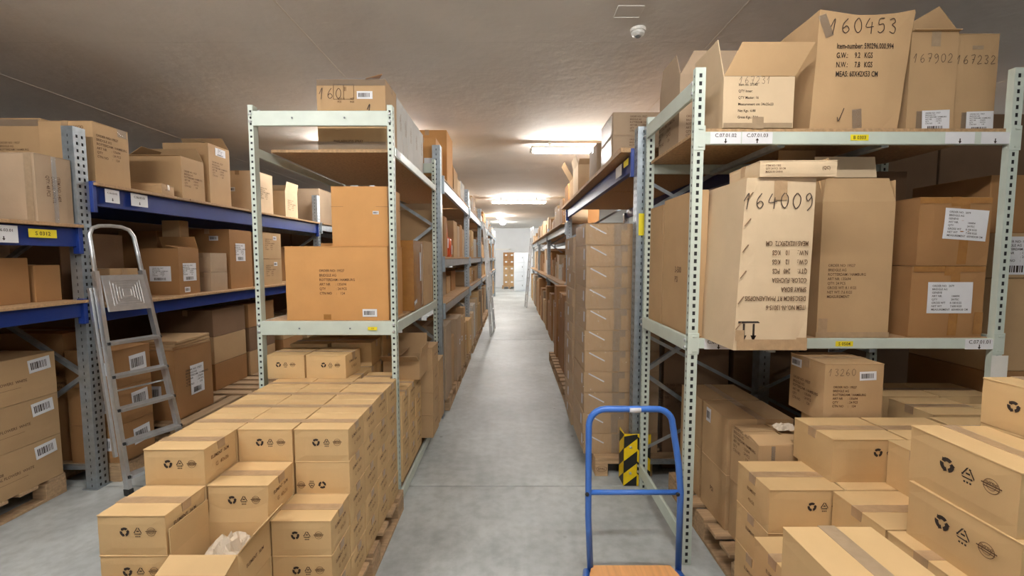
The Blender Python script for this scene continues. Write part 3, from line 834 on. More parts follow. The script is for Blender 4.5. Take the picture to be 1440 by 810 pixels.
# ---------------------------------------------------------------- rack rows
def rack_row(label, face, depth, ups, beams, over=0.03, sgn=1, floorbar=True):
    """face = x of the aisle side; sgn=+1 the aisle lies towards +x.  ups=[(y, H)], beams=[(bay, z, h, mat, board)]"""
    root = thing('pallet_rack', label, 'rack', (face, ups[0][0], 0), 0, 'long pallet rack rows')
    y00 = ups[0][0]
    for y, H in ups:
        m = Matrix.Translation((0, y - y00, 0)) @ Matrix.Diagonal((sgn, 1, 1, 1))
        link('upright', omega_post(H), root, m)
        m2 = Matrix.Translation((-sgn * depth, y - y00, 0)) @ Matrix.Diagonal((-sgn, 1, 1, 1))
        link('upright', omega_post(H), root, m2)
        zs = [.25, .85, 1.45, 2.05, 2.55]
        xa, xb = -sgn * .08, -sgn * (depth - .08)
        for k in range(4):
            a, b = (xa, xb) if k % 2 else (xb, xa)
            br = cached(('brc', depth, sgn, k), lambda: MB().beam((a, 0, zs[k]), (b, 0, zs[k+1]), .03, .03).mesh('brace', M['galv']))
            link('frame_brace', br, root, loc=(0, y - y00, 0))
        link('frame_brace', cached(('brh', depth, sgn), lambda: MB().beam((xa, 0, .15), (xb, 0, .15), .03, .03).mesh('brace', M['galv'])), root, loc=(0, y - y00, 0))
    for bay, z, h, mt, bd in beams:
        ya, yb = ups[bay][0] + .046, ups[bay + 1][0] - .046
        for xx in (-sgn * .02, -sgn * (depth - .02)):
            link('shelf_beam', beam_mesh(yb - ya, h, .045, mt, 'y'), root, loc=(xx + sgn * .001, ya - y00, z))
        for yy in (ya + .001, yb - .031):
            link('beam_connector', cached(('bc', mt, h), lambda: MB().cbox((-.024, 0, -h - .05), (.024, .03, .03), .002).mesh('connector', M[mt])), root, loc=(-sgn * .001 + sgn*.002, yy - y00, z))
        if bd:
            n = max(2, round((yb - ya) / .95)); L = (yb - ya - .02) / n
            xa, xb = sorted((sgn * over, -sgn * (depth - .01)))
            me = cached(('bd', round(L, 3), depth, over, sgn, bd), lambda: MB().cbox((xa, 0, 0), (xb, L - .004, bd), .002).mesh('board', M['chip']))
            for k in range(n): link('shelf_board', me, root, loc=(0, ya + .01 + k * L - y00, z + .001 + (.002 if k % 2 else 0)))
    return root
rowA = rack_row('blue-beamed pallet rack along the far left with galvanised uprights', -3.08, 1.02,
    [(-.75, 2.64), (3.13, 2.64), (6.92, 2.70), (10.7, 2.70), (14.5, 2.7), (18.3, 2.7)],
    [(0, 1.925, .13, 'blue', .022), (0, 1.395, .10, 'blue', .020), (1, 2.245, .145, 'blue', .022), (1, 1.345, .105, 'blue', .022),
     (2, 2.25, .10, 'galv', .022), (2, 1.345, .10, 'galv', .022), (3, 2.25, .10, 'galv', .022), (3, 1.345, .1, 'galv', .022), (4, 2.25, .10, 'galv', .022)], over=.05, sgn=1)
plate_label(rowA, 'C.06.03.01', 'down', .155, .105, facing((.0255, 2.60 + .75, 1.862), (1, 0, 0)), tsz=.024)
plate_label(rowA, 'S 0312', None, .17, .055, facing((.0255, 2.82 + .75, 1.875), (1, 0, 0)), 'yellow', .034)
plate_label(rowA, 'C.06.03.02', 'down', .12, .10, facing((.0255, 3.33 + .75, 2.185), (1, 0, 0)), tsz=.019)
plate_label(rowA, 'C.06.03.03', 'down', .16, .10, facing((.0255, 3.57 + .75, 2.185), (1, 0, 0)), tsz=.024)
YB_ = [4.55, 7.45, 10.35, 13.25, 16.15, 19.05]
rowB = rack_row('galvanised pallet rack row left of the aisle, running to the far end', -.74, .93, [(y, 2.87) for y in YB_],
    [(b, z, h, 'galv', t) for b in range(5) for z, h, t in ((2.55, .11, .022), (1.70, .085, .022), (1.195, .09, .022))], over=.01, sgn=1)
rowC = rack_row('pallet rack row right of the aisle with dark blue beam, running to the far end', .91, 1.02,
    [(3.215, 2.66), (7.2, 2.45), (11.1, 2.45), (15.0, 2.45), (18.9, 2.45)],
    [(0, 2.50, .13, 'blue', .036)] + [(b, z, h, 'galv', .025) for b in (1, 2, 3) for z, h in ((2.27, .12), (1.25, .10))], over=.10, sgn=-1)
plate_label(rowC, '', None, .20, .09, facing((-.024, .42, 2.43), (-1, 0, 0)), 'paper')
plate_label(rowC, '', None, .14, .05, facing((-.024, .19, 2.45), (-1, 0, 0)), 'yellow')
link('yellow_sticker', quad_mesh(.06, .16, 'yellow'), rowC, facing((.045, -.0475, 1.96), (0, -1, 0)))

# black and yellow corner guard at the foot of the right row's first upright
gd = thing('corner_guard', 'black and yellow striped corner guard at the foot of the right-hand upright', 'guard', (.84, 3.135, 0))
def stripes(mb, o, u, wd, H, th_n, flip):
    """chevron stripes as alternating bands"""
    o = Vector(o); u = Vector(u)
    n = 4; bh = H / 2.6
    for k in range(-1, 2 * n + 1):
        z0 = k * bh / 1.0 * .62; 
        pts = []
        a0, a1 = z0, z0 + bh * .62
        sl = wd * .8 * (1 if not flip else -1)
        q = [(0, a0), (wd, a0 + sl), (wd, a1 + sl), (0, a1)]
        q = [(x, min(max(z, 0), H)) for x, z in q]
        if abs(q[0][1] - q[3][1]) < 1e-5 and abs(q[1][1] - q[2][1]) < 1e-5: continue
        mb.add([o + u * x + Vector((0, 0, z)) for x, z in q], [(0, 1, 2, 3)], k % 2)
g = MB()
g.box((0, 0, 0), (.20, .004, .40)); g.box((0, 0, 0), (.004, .13, .40)); g.box((0, 0, 0), (.20, .03, .004))
link('guard_plate', g.mesh('guard', M['guardy']), gd)
s = MB(); stripes(s, (0, -.0015, 0), (1, 0, 0), .10, .40, 0, False); stripes(s, (.10, -.0015, 0), (1, 0, 0), .10, .40, 0, True)
stripes(s, (-.0015, .13, 0), (0, -1, 0), .13, .40, 0, False)
link('warning_stripes', s.mesh('stripes', [M['guardy'], M['guardb']]), gd)
for x, z in ((.05, .1), (.05, .3), (.15, .1), (.15, .3)): link('bolt', bolt_mesh(), gd, facing((x, -.002, z), (0, -1, 0)))

# ---------------------------------------------------------------- foreground stack of small cartons, left
SW, SD, SH = .255, .207, .155
ORD = ['first', 'second', 'third', 'fourth', 'fifth', 'sixth', 'seventh', 'eighth', 'ninth', 'tenth', 'eleventh', 'twelfth', 'thirteenth', 'fourteenth']
ICON = [('icons', 'front', .60, .60, .034)]
ICONF = [('icons', 'front', .30, .28, .034, math.pi)]
SIDE = [('text', 'right', .45, .66, .020, 'ELEMENT  36/M'), ('text', 'right', .5, .40, .026, 'G  40x26', {'mat': 'inkf'})]
colx = {'A': -1.541, 'B': -1.280, 'C': -1.019}
cname = {'A': 'left', 'B': 'middle', 'C': 'aisle-side'}
start = {('A', 5): -1, ('A', 4): -2, ('A', 3): -2, ('A', 2): -3, ('A', 1): -3, ('B', 5): 0, ('B', 4): -1, ('B', 3): -2, ('B', 2): -3, ('B', 1): -3,
         ('C', 5): 0, ('C', 4): 0, ('C', 3): -1, ('C', 2): -1, ('C', 1): -1}
ROW0, NR = 1.952, 11
rs = random.Random(3)
pallet('pallet under the front half of the small carton stack, long edge on the aisle', -1.54, 1.66, 0, 'y', L=1.17)
pallet('pallet under the front left corner of the small carton stack', -1.56, 1.04, 0, 'x', L=.80, W=.60)
pallet('second pallet from the front under the small carton stack beside the aisle', -1.60, 2.92, 0, 'y')
for c in 'ABC':
    for lv in range(1, 6):
        for r in range(start[(c, lv)], NR):
            if r >= 3 and lv == 5 and c == 'C' and r > 3: continue
            if r > 6 and c == 'C': continue
            if (c, lv, r) == ('B', 3, -2): continue
            front = r == start[(c, lv)]
            vis_top = (lv == 5) or r < start[(c, lv + 1)]
            vis = front or vis_top or c == 'C'
            x0 = colx[c] + rs.uniform(-.002, .002); y0 = ROW0 + .211 * r + (.125 if r > 3 and c == 'C' else 0); z0 = .1445 + (SH + .0005) * (lv - 1)
            lb = 'small kraft carton, %s column, layer %s up, %s row from front, left stack' % (cname[c], ['one', 'two', 'three', 'four', 'five'][lv - 1], ORD[r + 3])
            if not vis:
                if lv > 1 and r < 8: stuff_box('left', x0, x0 + SW, y0, y0 + SD, z0, z0 + SH)
                elif lv == 1 and r < 8: stuff_box('left', x0, x0 + SW, y0, y0 + SD, z0, z0 + SH)
                continue
            dec = []
            if front: dec += ICONF if (c, lv) == ('C', 4) else ICON
            if c == 'C' or (c == 'A' and r <= -1) or (c == 'B' and r == -1): dec = dec + SIDE
            carton(lb, x0, x0 + SW, y0, y0 + SD, z0, z0 + SH, 'kraft', 'x', .045, 'tape', dec, rs.uniform(-.5, .5), group='small kraft cartons stacked on the left pallets', drop=.035, bulge=.002)
# the open one with crumpled paper
x0, y0, z0 = -1.278, ROW0 - .422, .1445 + .311
carton('open small kraft carton with flaps up and crumpled packing paper inside', x0, x0 + SW, y0, y0 + SD, z0, z0 + SH, 'kraft',
       dec=[('text', 'right', .5, .5, .02, 'ELEMENT  36/M')],
       open_={'front': (202, .075, .0), 'back': (97, .085, .004), 'left': (90, .10, .0), 'right': (128, .10, .0)}, group='small kraft cartons stacked on the left pallets')
def crumple(w, d, h, n, seed, amp):
    rnd = random.Random(seed); mb = MB(); N = n
    H = [[rnd.uniform(-1, 1) for _ in range(N + 1)] for _ in range(N + 1)]
    for j in range(N + 1):
        for i in range(N + 1):
            u, v = i / N, j / N
            e = math.sin(math.pi * u) ** .5 * math.sin(math.pi * v) ** .5 if 0 < u < 1 and 0 < v < 1 else 0
            mb.v.append(((u - .5) * w + rnd.uniform(-.3, .3) * w / N, (v - .5) * d + rnd.uniform(-.3, .3) * d / N, h * e + H[j][i] * amp * (0.3 + e)))
    for j in range(N):
        for i in range(N):
            a = j * (N + 1) + i
            q = [(a, a + 1, a + N + 2), (a, a + N + 2, a + N + 1)] if rnd.random() < .5 else [(a, a + 1, a + N + 1), (a + 1, a + N + 2, a + N + 1)]
            mb.f += q; mb.mi += [0, 0]
    return mb.mesh('crumpled_paper', M['paperb'])
o = link('packing_paper', crumple(.20, .17, .095, 13, 4, .018), loc=(x0 + .148, y0 + .115, z0 + .050)); tag(o, 'crumpled brown packing paper inside the open small carton', 'paper')
o.modifiers.new('thick', 'SOLIDIFY').thickness = .001
o = link('printed_sheet', MB().box((-.06, -.05, 0), (.06, .05, .002)).mesh('sheet', M['paper']), loc=(x0 + .07, y0 + .055, z0 + .075)); o.rotation_euler = (R(4), R(-5), R(25))
tag(o, 'white sheet with orange print lying in the open small carton', 'sheet')
link('colour_print', quad_mesh(.05, .03, 'orange'), o, Matrix.Translation((.01, -.01, .0028)))

# sixth layer within the rack and loose ones behind
g6 = 'small cartons on top inside the left rack'
z6 = .1445 + 5 * (SH + .0005) + .001
carton('small kraft carton left of two facing the viewer under the rack shelf', -1.615, -1.37, 2.79, 3.03, z6, z6 + SH, 'kraft', 'x', .045, 'tape', [('icons', 'front', .5, .6, .032)], 1.0, group=g6, bulge=.002)
carton('small kraft carton right of two facing the viewer under the rack shelf', -1.355, -1.085, 2.79, 3.03, z6, z6 + SH, 'kraft', 'x', .045, 'tape', [('icons', 'front', .62, .58, .032)] + SIDE, -3, group=g6, bulge=.002)
for k, (a, b, y, zz) in enumerate(((-1.60, -1.33, 3.06, z6), (-1.32, -1.03, 3.10, z6), (-1.60, -1.33, 3.34, z6), (-1.32, -1.03, 3.38, z6))):
    carton('small kraft carton %s behind the two facing the viewer under the rack shelf' % ['directly left', 'directly right', 'further left', 'further right'][k], a, b, y, y + .25, zz, zz + SH + .02, 'kraft', 'x', .045, 'tape', [], rs.uniform(-2, 2), group=g6, bulge=.002)
carton('small carton with upright rear flap at the aisle side of the rack', -1.015, -.83, 2.80, 3.02, z6 - .155 , z6 - .02, 'kraft', 'x', .045, 'tape', [], 1.5, group=g6)
carton('opened pale carton with its rear flap standing up inside the left rack', -1.005, -.72, 3.30, 3.60, z6 - .155, z6 - .01, 'tan',
       open_={'back': (95, .17, .0), 'left': (20, .15, .01), 'front': (150, .12, .0), 'right': (100, .10, .01)}, group=g6)
gs = 'cartons stacked at the rear corner of the left rack'
for k in range(4):
    carton('tan carton %s in the narrow four-high stack by the rack rear upright' % ['lowest', 'second', 'third', 'topmost'][k], -1.00, -.685 , 3.66, 3.93, .146 + k * .2, .146 + k * .2 + .198, 'tan', 'y', .045, 'tape', [('text', 'right', .5, .6, .02, 'ELEMENT  36/M')], rs.uniform(-1, 1), group=gs)
for k in range(3):
    carton('tan carton %s in the last stack before the rack rear upright' % ['lowest', 'middle', 'topmost'][k], -1.00, -.69 , 4.00, 4.27, .146 + k * .2, .146 + k * .2 + .198, 'tan', 'y', .045, 'tape', [], rs.uniform(-1, 1), group=gs)

# ---------------------------------------------------------------- left rack: middle shelf
ZM = 1.2945
carton('large orange-brown carton with printed lines and barcode on the left rack', -1.53, -.835, 2.90, 3.28, ZM, ZM + .50, 'orange', 'x', .05, 'orange',
       [('text', 'front', .505, .52, .0245, SLIP, {'mat': 'inkm', 'sp': 1.25}), ('label', 'front', .815, .10, .098, .052, 'bar'), ('tape', 'front', .40, .045, .05, .035, 'taped'),
        ('label', 'right', .2, .2, .05, .06, 'bar'), ('text', 'right', .35, .5, .02, SLIP)], bulge=.004)
o = carton('tan two-tier carton standing on the large orange-brown carton', -1.215, -.835, 2.92, 3.25, ZM + .502, ZM + .90, 'orange', 'x', .05, 'tape',
       [('label', 'front', .79, .56, .040, .022, 'bar')], bulge=.003)
link('lid_seam', MB().box((-.191, -.1665, .262), (.191, .1665, .265)).mesh('seam', M['brown']), o)
carton('low tan carton lying behind the large orange-brown carton', -1.48, -1.23, 3.34, 3.60, ZM, ZM + .535, 'orange', 'x')
carton('dark brown carton with taped corner at the aisle side of the left rack', -1.06, -.775, 3.40, 3.76, ZM, ZM + .56, 'taped', 'y', .05, 'taped',
       [('label', 'right', .62, .62, .050, .24, 'plain'), ('text', 'right', .62, .62, .045, 'FRAGILE', {'roll': math.pi / 2, 'mat': 'ink'}), ('label', 'right', .1, .12, .09, .03, 'plain', .2), ('tape', 'right', .80, .5, .05, .52, 'tape')])
carton('pale tan tall carton nearest the rack rear upright', -1.06, -.775, 3.79, 4.20, ZM, ZM + .57, 'tan', 'y', .05, 'tape', [('text', 'right', .5, .55, .03, 'STAPLES', {'roll': math.pi / 2})])

# ---------------------------------------------------------------- left rack: top shelf row
ZT = 2.468
o = carton('taped carton with barcode label on the top shelf of the left rack', -1.35, -.872, 3.055, 3.34, ZT, ZT + .475, 'tan', 'x', .05, 'film',
    [('label', 'front', .70, .775, .108, .052, 'bar'), ('hand', 'front', .22, .80, .07, '160', .06), ('hand', 'front', .78, .58, .06, '1', .1),
     ('text', 'front', .42, .86, .04, 'II', {'mat': 'inkm'}), ('text', 'front', .36, .70, .018, 'QTY 12\nPCS'), ('text', 'front', .52, .70, .018, 'NET\nKGS'),
     ('text', 'front', .50, .40, .022, 'C/NO.  1 - 36\nMADE IN CHINA'), ('text', 'front', .45, .12, .024, 'PHALAENOPSIS SPRAY')])
bl = MB()
for (a, b) in (((-.12, -.1445, .34), (-.12, -.1445, .44)), ((-.05, -.1445, .34), (-.05, -.1445, .44)), ((.02, -.1445, .34), (.02, -.1445, .44)), ((-.12, -.1445, .34), (.02, -.1445, .34)), ((-.12, -.1445, .44), (.02, -.1445, .44))): bl.beam(a, b, .003, .002)
link('printed_frame', bl.mesh('frame', M['inkm']), o)
link('loose_flap', flap_mesh(.25, .12, 'brown'), o, Matrix.Translation((.05, -.05, .476)) @ Matrix.Rotation(R(-60), 4, 'Z') @ Matrix.Rotation(R(25), 4, 'X'))
link('tape_patch', quad_mesh(.478, .05, 'ctape'), o, face_matrix((.478, .285, .475), 'front', .5, .96, .004))
link('tape_patch', quad_mesh(.478, .05, 'ctape'), o, face_matrix((.478, .285, .475), 'front', .5, .06, .004))
yy = 3.36
for k, dd in enumerate((.17, .16, .20, .24, .20)):
    carton('greyish white narrow carton, %s behind the taped one on the left rack top' % ORD[k], -1.33, -.874, yy, yy + dd - .004, ZT, ZT + .465 - .004 * k, 'white', 'y', .04, 'white',
           [('text', 'right', .5, .65, .022, 'DESC: SPRAY\nCOLOR: WHITE', {'roll': math.pi / 2, 'mat': 'inkf'})], rs.uniform(-.4, .4), group='greyish cartons in a row on the left rack top')
    yy += dd

# ---------------------------------------------------------------- far-left blue rack contents
A = 'cartons on the far-left blue rack'
zf = 1.949   # front bay top board
o = carton('big shabby carton wrapped with clear tape on the near top board, far left', -3.62, -3.10, 2.84, 3.075, zf, zf + .45, 'grey', 'y', .05, 'tapeg',
    [('text', 'right', .45, .5, .03, 'ITEM NO. 1409\nCOLOR: WHITE\nQTY: 48 PCS', {'roll': -math.pi / 2}), ('tape', 'right', .5, .5, .03, .44, 'ctape'), ('tape', 'front', .92, .5, .05, .44, 'tapeg')], group=A)
carton('small battered carton with half open top at the left picture edge', -3.52, -3.12, 2.28, 2.62, zf, zf + .16, 'tan',
       open_={'front': (28, .16, .01), 'back': (30, .15, .01), 'left': (8, .12, .02), 'right': (6, .12, .02)}, dec=[('tape', 'right', .9, .5, .06, .12, 'tapeg')], group=A)
carton('carton with torn tape standing behind at the left picture edge', -4.05, -3.53, 3.30, 3.70, 2.27, 2.76, 'tan', 'x', .05, 'film', [('text', 'front', .6, .5, .022, SLIP), ('tape', 'front', .5, .93, .5, .05, 'ctape')], group=A)
zt = 2.271
carton('tall tan carton with printed lines beside the top of the blue rack upright', -3.52, -3.115, 3.27, 3.57, zt, zt + .46, 'tan', 'y', .05, 'tape',
    [('text', 'right', .5, .62, .026, SLIP, {'sp': 1.2}), ('text', 'front', .75, .75, .03, 'AKCIO\nREL NR.\n\nAKCIO\nVAL.'), ('tape', 'right', .8, .93, .08, .06, 'ctape')], 0, group=A)
carton('flat low carton lying on the blue rack top board', -3.46, -3.10, 3.80, 4.0, zt, zt + .10, 'tan', 'x', .04, 'tape', [('text', 'right', .4, .5, .018, 'ART 1250')], 12, group=A)
carton('tan carton with open top behind the flat low one on the blue rack', -3.62, -3.115, 4.12, 4.42, zt, zt + .40, 'tan',
    open_={'back': (60, .14, .01), 'left': (35, .16, .01), 'front': (170, .02, .01)}, dec=[('text', 'right', .5, .5, .024, SLIP)], group=A)
carton('tall carton with white label behind the open one on the blue rack', -3.58, -3.115, 4.50, 4.83, zt, zt + .62, 'tan',
    open_={'back': (50, .14, .01), 'right': (15, .16, .02)}, dec=[('text', 'right', .5, .6, .024, SLIP), ('label', 'right', .55, .9, .16, .08, 'slip')], group=A)
carton('tan carton with text to the left of the pale rack upright, top board', -3.55, -3.115, 5.30, 5.68, zt, zt + .50, 'pale', 'y', .05, 'tape', [('text', 'right', .5, .5, .022, SLIP), ('label', 'front', .35, .55, .07, .05, 'bar')], group=A)
carton('opened pale carton with raised flap right of the pale rack upright, top board', -3.55, -3.115, 5.98, 6.32, zt, zt + .36, 'pale', open_={'right': (100, .13, .01), 'back': (80, .13, .01)}, dec=[('text', 'right', .5, .5, .022, SLIP), ('label', 'front', .5, .75, .1, .05, 'bar')], group=A)
carton('grey brown big carton at the end of the blue beam, top board', -3.85, -3.12, 7.05, 7.60, zt, zt + .56, 'grey', 'y', group=A)
carton('two-tone carton beyond the blue beam, top board', -3.8, -3.12, 7.75, 8.3, zt, zt + .45, 'grey', 'y', group=A)
for k in range(5):
    plain_box('brown carton, %s towards the far end on the top board of the far-left rack' % ORD[k], -3.8, -3.18, 8.6 + k * .85, 9.3 + k * .85, zt + .006, zt + .006 + rs.uniform(.35, .6), rs.choice(['grey', 'tan', 'brown']), group=A, tape='y')
# middle shelf, rear bay
zm = 1.369
B = 'cartons on the middle shelf of the far-left rack'
carton('opened brown carton with two white labels behind the step ladder', -3.46, -3.11, 4.02, 4.28, zm, zm + .44, 'brown', open_={'right': (12, .12, .0), 'front': (0, .12, .0), 'back': (70, .12, .0)},
    dec=[('label', 'front', .50, .45, .20, .14, 'slip'), ('label', 'right', .5, .48, .17, .17, 'slip'), ('label', 'right', .35, .1, .07, .05, 'bar')], group=B)
for k in range(2):
    carton('small tan carton, %s of two right of the labelled brown one' % ['lower', 'upper'][k], -3.30, -3.11, 4.45, 4.70, zm + k * .20, zm + k * .20 + .197, 'grey', 'y', .04, 'tapeg', [], rs.uniform(-3, 3), group=B)
carton('brown carton with white sheet label on the middle shelf, far left', -3.60, -3.11, 4.76, 5.16, zm, zm + .66, 'brown', 'y', .05, 'tape', [('label', 'right', .45, .62, .17, .20, 'slip'), ('label', 'front', .65, .85, .1, .05, 'bar')], group=B)
for k in range(2):
    carton('tan carton with printed lines and tiny label, %s of two behind the pale upright' % ['lower', 'upper'][k], -3.50, -3.11, 5.37, 5.82, zm + k * .335, zm + k * .335 + .33, 'tan', 'y', .04, 'tape', [('text', 'right', .4, .55, .022, SLIP), ('label', 'right', .65, .8, .08, .05, 'bar')], group=B)
for k, (a, y, h, m_) in enumerate(((-3.9, 3.35, .55, 'dark'), (-4.0, 4.4, .62, 'brown'), (-4.0, 5.3, .6, 'dark'), (-3.8, 6.05, .5, 'brown'))):
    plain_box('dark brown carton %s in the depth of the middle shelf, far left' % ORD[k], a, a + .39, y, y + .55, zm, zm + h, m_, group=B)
plain_box('plain small carton on the middle shelf seen through the step ladder', -3.48, -3.18, 3.40, 3.66, zm, zm + .26, 'tan', group=B, tape='x')
plain_box('narrow carton standing up on the middle shelf above the labelled brown one', -3.50, -3.32, 4.33, 4.45, zm, zm + .72, 'tan', group=B)
# middle shelf of the front bay (dark)
z2 = 1.417
for k, (a, b, y, e, h) in enumerate(((-3.9, -3.25, 1.9, 2.4, .38), (-3.95, -3.2, 2.46, 2.85, .3), (-3.6, -3.2, 2.88, 3.05, .25))):
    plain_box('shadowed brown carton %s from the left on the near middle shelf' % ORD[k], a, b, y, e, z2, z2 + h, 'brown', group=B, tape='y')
# floor level
pallet('pallet under the three stacked labelled cartons at the left picture edge', -4.1, 1.86, 0, 'y', L=1.2, W=.82)
F = 'cartons standing on pallets under the far-left rack'
for k in range(3):
    carton('wide brown carton with small barcode label, %s of three at the left picture edge' % ['bottom', 'middle', 'top'][k], -4.0, -3.285, 2.28, 3.05, .146 + k * .303, .146 + k * .303 + .30, 'tan' if k else 'tan', 'y', .05, 'tape',
        [('label', 'right', .86, .76, .14, .09, 'bar', .08), ('text', 'right', .52, .42, .026, 'ORDER NO: 14408\nDESC: ARTIFICIAL FLOWERS  WHITE\nCTN NO: ____________________\nQTY: 24 PCS', {'mat': 'inkm'})], rs.uniform(-.5, .5), group=F, bulge=.005)
pallet('pallet behind the foot of the blue rack upright', -4.0, 3.19, 0, 'y', L=.40, W=1.0)
carton('large plain brown carton behind the foot of the blue rack upright', -3.95, -3.42, 3.24, 3.58, .146, 1.14, 'brown', 'x', .05, 'tape', [('text', 'front', .8, .6, .03, SLIP)], group=F)
for k in range(3):
    carton('brown carton with wide white barcode label, %s of three behind the step ladder' % ['bottom', 'middle', 'top'][k], -3.38, -2.985, 3.20, 3.50, .146 + k * .292, .146 + k * .292 + .289, 'brown', 'y', .05, 'tape',
        [('label', 'right', .60, .56, .15, .13, 'bar', .05), ('label', 'front', .7, .5, .1, .1, 'bar')], rs.uniform(-1, 1), group=F)
pallet('lower pallet of the pair right of the step ladder', -4.0, 3.62 + .82, 0, 'y', L=1.2, W=1.22)
pallet('upper pallet of the pair right of the step ladder', -4.0, 3.62 + .82, .146, 'y', L=1.2, W=1.22)
pallet('lower pallet under the carton with loose sheets of card', -3.90, 3.60, 0, 'x', L=1.1, W=.78)
pallet('upper pallet under the carton with loose sheets of card', -3.90, 3.60, .146, 'x', L=1.1, W=.78)
carton('brown carton with white label and card sheets on top, right of the step ladder', -3.42, -2.93, 3.68, 4.14, .292, .91, 'brown', 'y', .05, 'tape', [('label', 'right', .55, .5, .17, .27, 'slip'), ('label', 'front', .6, .4, .14, .12, 'bar')], group=F)
for k in range(3):
    o = link('cardboard_sheet', MB().cbox((-.24, -.22, 0), (.24, .22, .027), .005).mesh('sheet', M['tan']), loc=(-3.18 + .01 * k, 3.92 - .012 * k, .9105 + k * .0285)); o.rotation_euler = (0, 0, R(-3 + 3 * k))
    tag(o, 'folded flat carton sheet, %s of three on the labelled brown carton' % ['lowest', 'middle', 'topmost'][k], 'cardboard', 'card sheets on the labelled carton')
for k in range(5):
    for j in range(3):
        plain_box('dim brown carton, %s stack, %s layer, in the background under the far-left rack' % (ORD[k], ORD[j]), -3.75, -3.17, 4.52 + k * .62 if k < 2 else 5.9 + (k - 2) * .7, (4.52 + k * .62 if k < 2 else 5.9 + (k - 2) * .7) + .55, (.292 if k < 2 else .0) + j * .29, (.292 if k < 2 else .0) + j * .29 + .287, ['brown', 'tan', 'dark'][(k + j) % 3], group=F, tape='y')
for k in range(4):
    plain_box('tall brown carton, %s beyond on the floor under the far-left rack' % ORD[k], -3.9, -3.18, 8.2 + k * 1.2, 9.1 + k * 1.2, 0, 1.0, 'brown', group=F, tape='y')
    plain_box('brown carton, %s along on the far middle shelf of the far-left rack' % ORD[k], -3.9, -3.13, 7.2 + k * .9, 7.9 + k * .9, 1.369, 1.9 + .05 * k, 'tan', group=B, tape='y')

# ---------------------------------------------------------------- right rack: top shelf
T = 2.3985
RT = 'cartons on the top shelf of the right rack'
carton('small open carton with raised flap and printed lines on the right rack top', 1.105, 1.475, 2.315, 2.66, T, T + .262, 'pale',
    open_={'back': (98, .0101, .0), 'left': (97, .20, .03), 'right': (95, .02, .02)},
    dec=[('text', 'front', .46, .52, .019, 'Item no. 37540\nQTY Inner:\nQTY Master: 16\nMeasurement cm: 34x25x23\nNet Kgs.: 6.88\nGross Kgs.: 7.24', {'sp': 1.75, 'mat': 'ink'}), ('hand', 'front', .45, .93, .035, '167231', .05),
         ('tape', 'front', .5, .10, .06, .06, 'tapeg'), ('tape', 'front', .5, .05, .36, .025, 'tapeg')], group=RT)
b = bpy.data.objects[-1] if False else None
big_flap_root = [o for o in col.objects if o.get('label', '').startswith('small open carton with raised')][0]
rf = flap_mesh(.37, .155, 'tan', -.0).copy(); rf.transform(Matrix(((1, .42, 0, 0), (0, 1, 0, 0), (0, 0, 1, 0), (0, 0, 0, 1))))
link('raised_flap', rf, big_flap_root, Matrix.Translation((.0, -.176, .264)) @ Matrix.Rotation(R(108), 4, 'X'))
carton('large upright carton marked 160453 on the right rack top', 1.60, 2.075, 2.37, 2.90, T, T + .63, 'tan', 'y', .05, 'film',
    [('hand', 'front', .56, .86, .075, '160453', .06), ('text', 'front', .57, .58, .040, 'Item-number: 590296.000.994\nG.W.:     9.2   KGS\nN.W.:     7.8   KGS\nMEAS: 60X42X53 CM', {'sp': 1.2, 'mat': 'ink', 'sx': .62}),
     ('hand', 'front', .34, .13, .06, 'v', .07), ('tape', 'front', .52, .10, .05, .10, 'ctape', .1)],
    shear=(.03, .06, .03), bulge=.008, group=RT)
RB = [o for o in col.objects if o.get('label', '').startswith('large upright carton marked')][0]
link('clear_tape', quad_mesh(.045, .12, 'ctape'), RB, face_matrix((.485, .53, .63), 'front', .13, .86, .006, .4))
carton('tall plain carton in front of the row with a white delivery label, marked 167902', 2.145, 2.40, 2.40, 2.85, T, T + .53, 'tan', open_={'back': (72, .20, .09), 'left': (75, .12, .02), 'front': (178, .02, 0), 'right': (96, .21, .14)},
    dec=[('hand', 'front', .5, .74, .045, '167902', .06), ('label', 'front', .62, .12, .15, .11, 'slip', .04), ('tape', 'front', .30, .12, .05, .10, 'ctape'), ('tape', 'front', .52, .93, .05, .08, 'tapeg')], group=RT)
carton('tall plain carton at the right end with a white delivery label, marked 167232', 2.405, 2.645, 2.42, 2.85, T, T + .53, 'tan', 'x', .05, 'dark',
    dec=[('hand', 'front', .5, .74, .045, '167232', .06), ('label', 'front', .66, .12, .15, .11, 'slip', .03), ('tape', 'front', .34, .12, .05, .10, 'ctape'), ('tape', 'front', .5, .86, .06, .02, 'tapeg')], group=RT)
o = carton('shadowed open carton with clear tape beside the right rack upright', 1.03, 1.50, 2.72, 3.08, T, T + .44, 'grey', open_={'left': (92, .14, .06), 'front': (90, .14, .08), 'back': (60, .1, 0)}, dec=[('text', 'front', .3, .3, .02, SLIP), ('text', 'left', .4, .4, .03, SLIP)], group=RT)
carton('long grey brown carton lying behind the marked ones', 1.52, 1.585, 2.9, 3.1, T, T + .50, 'grey', 'x', group=RT)
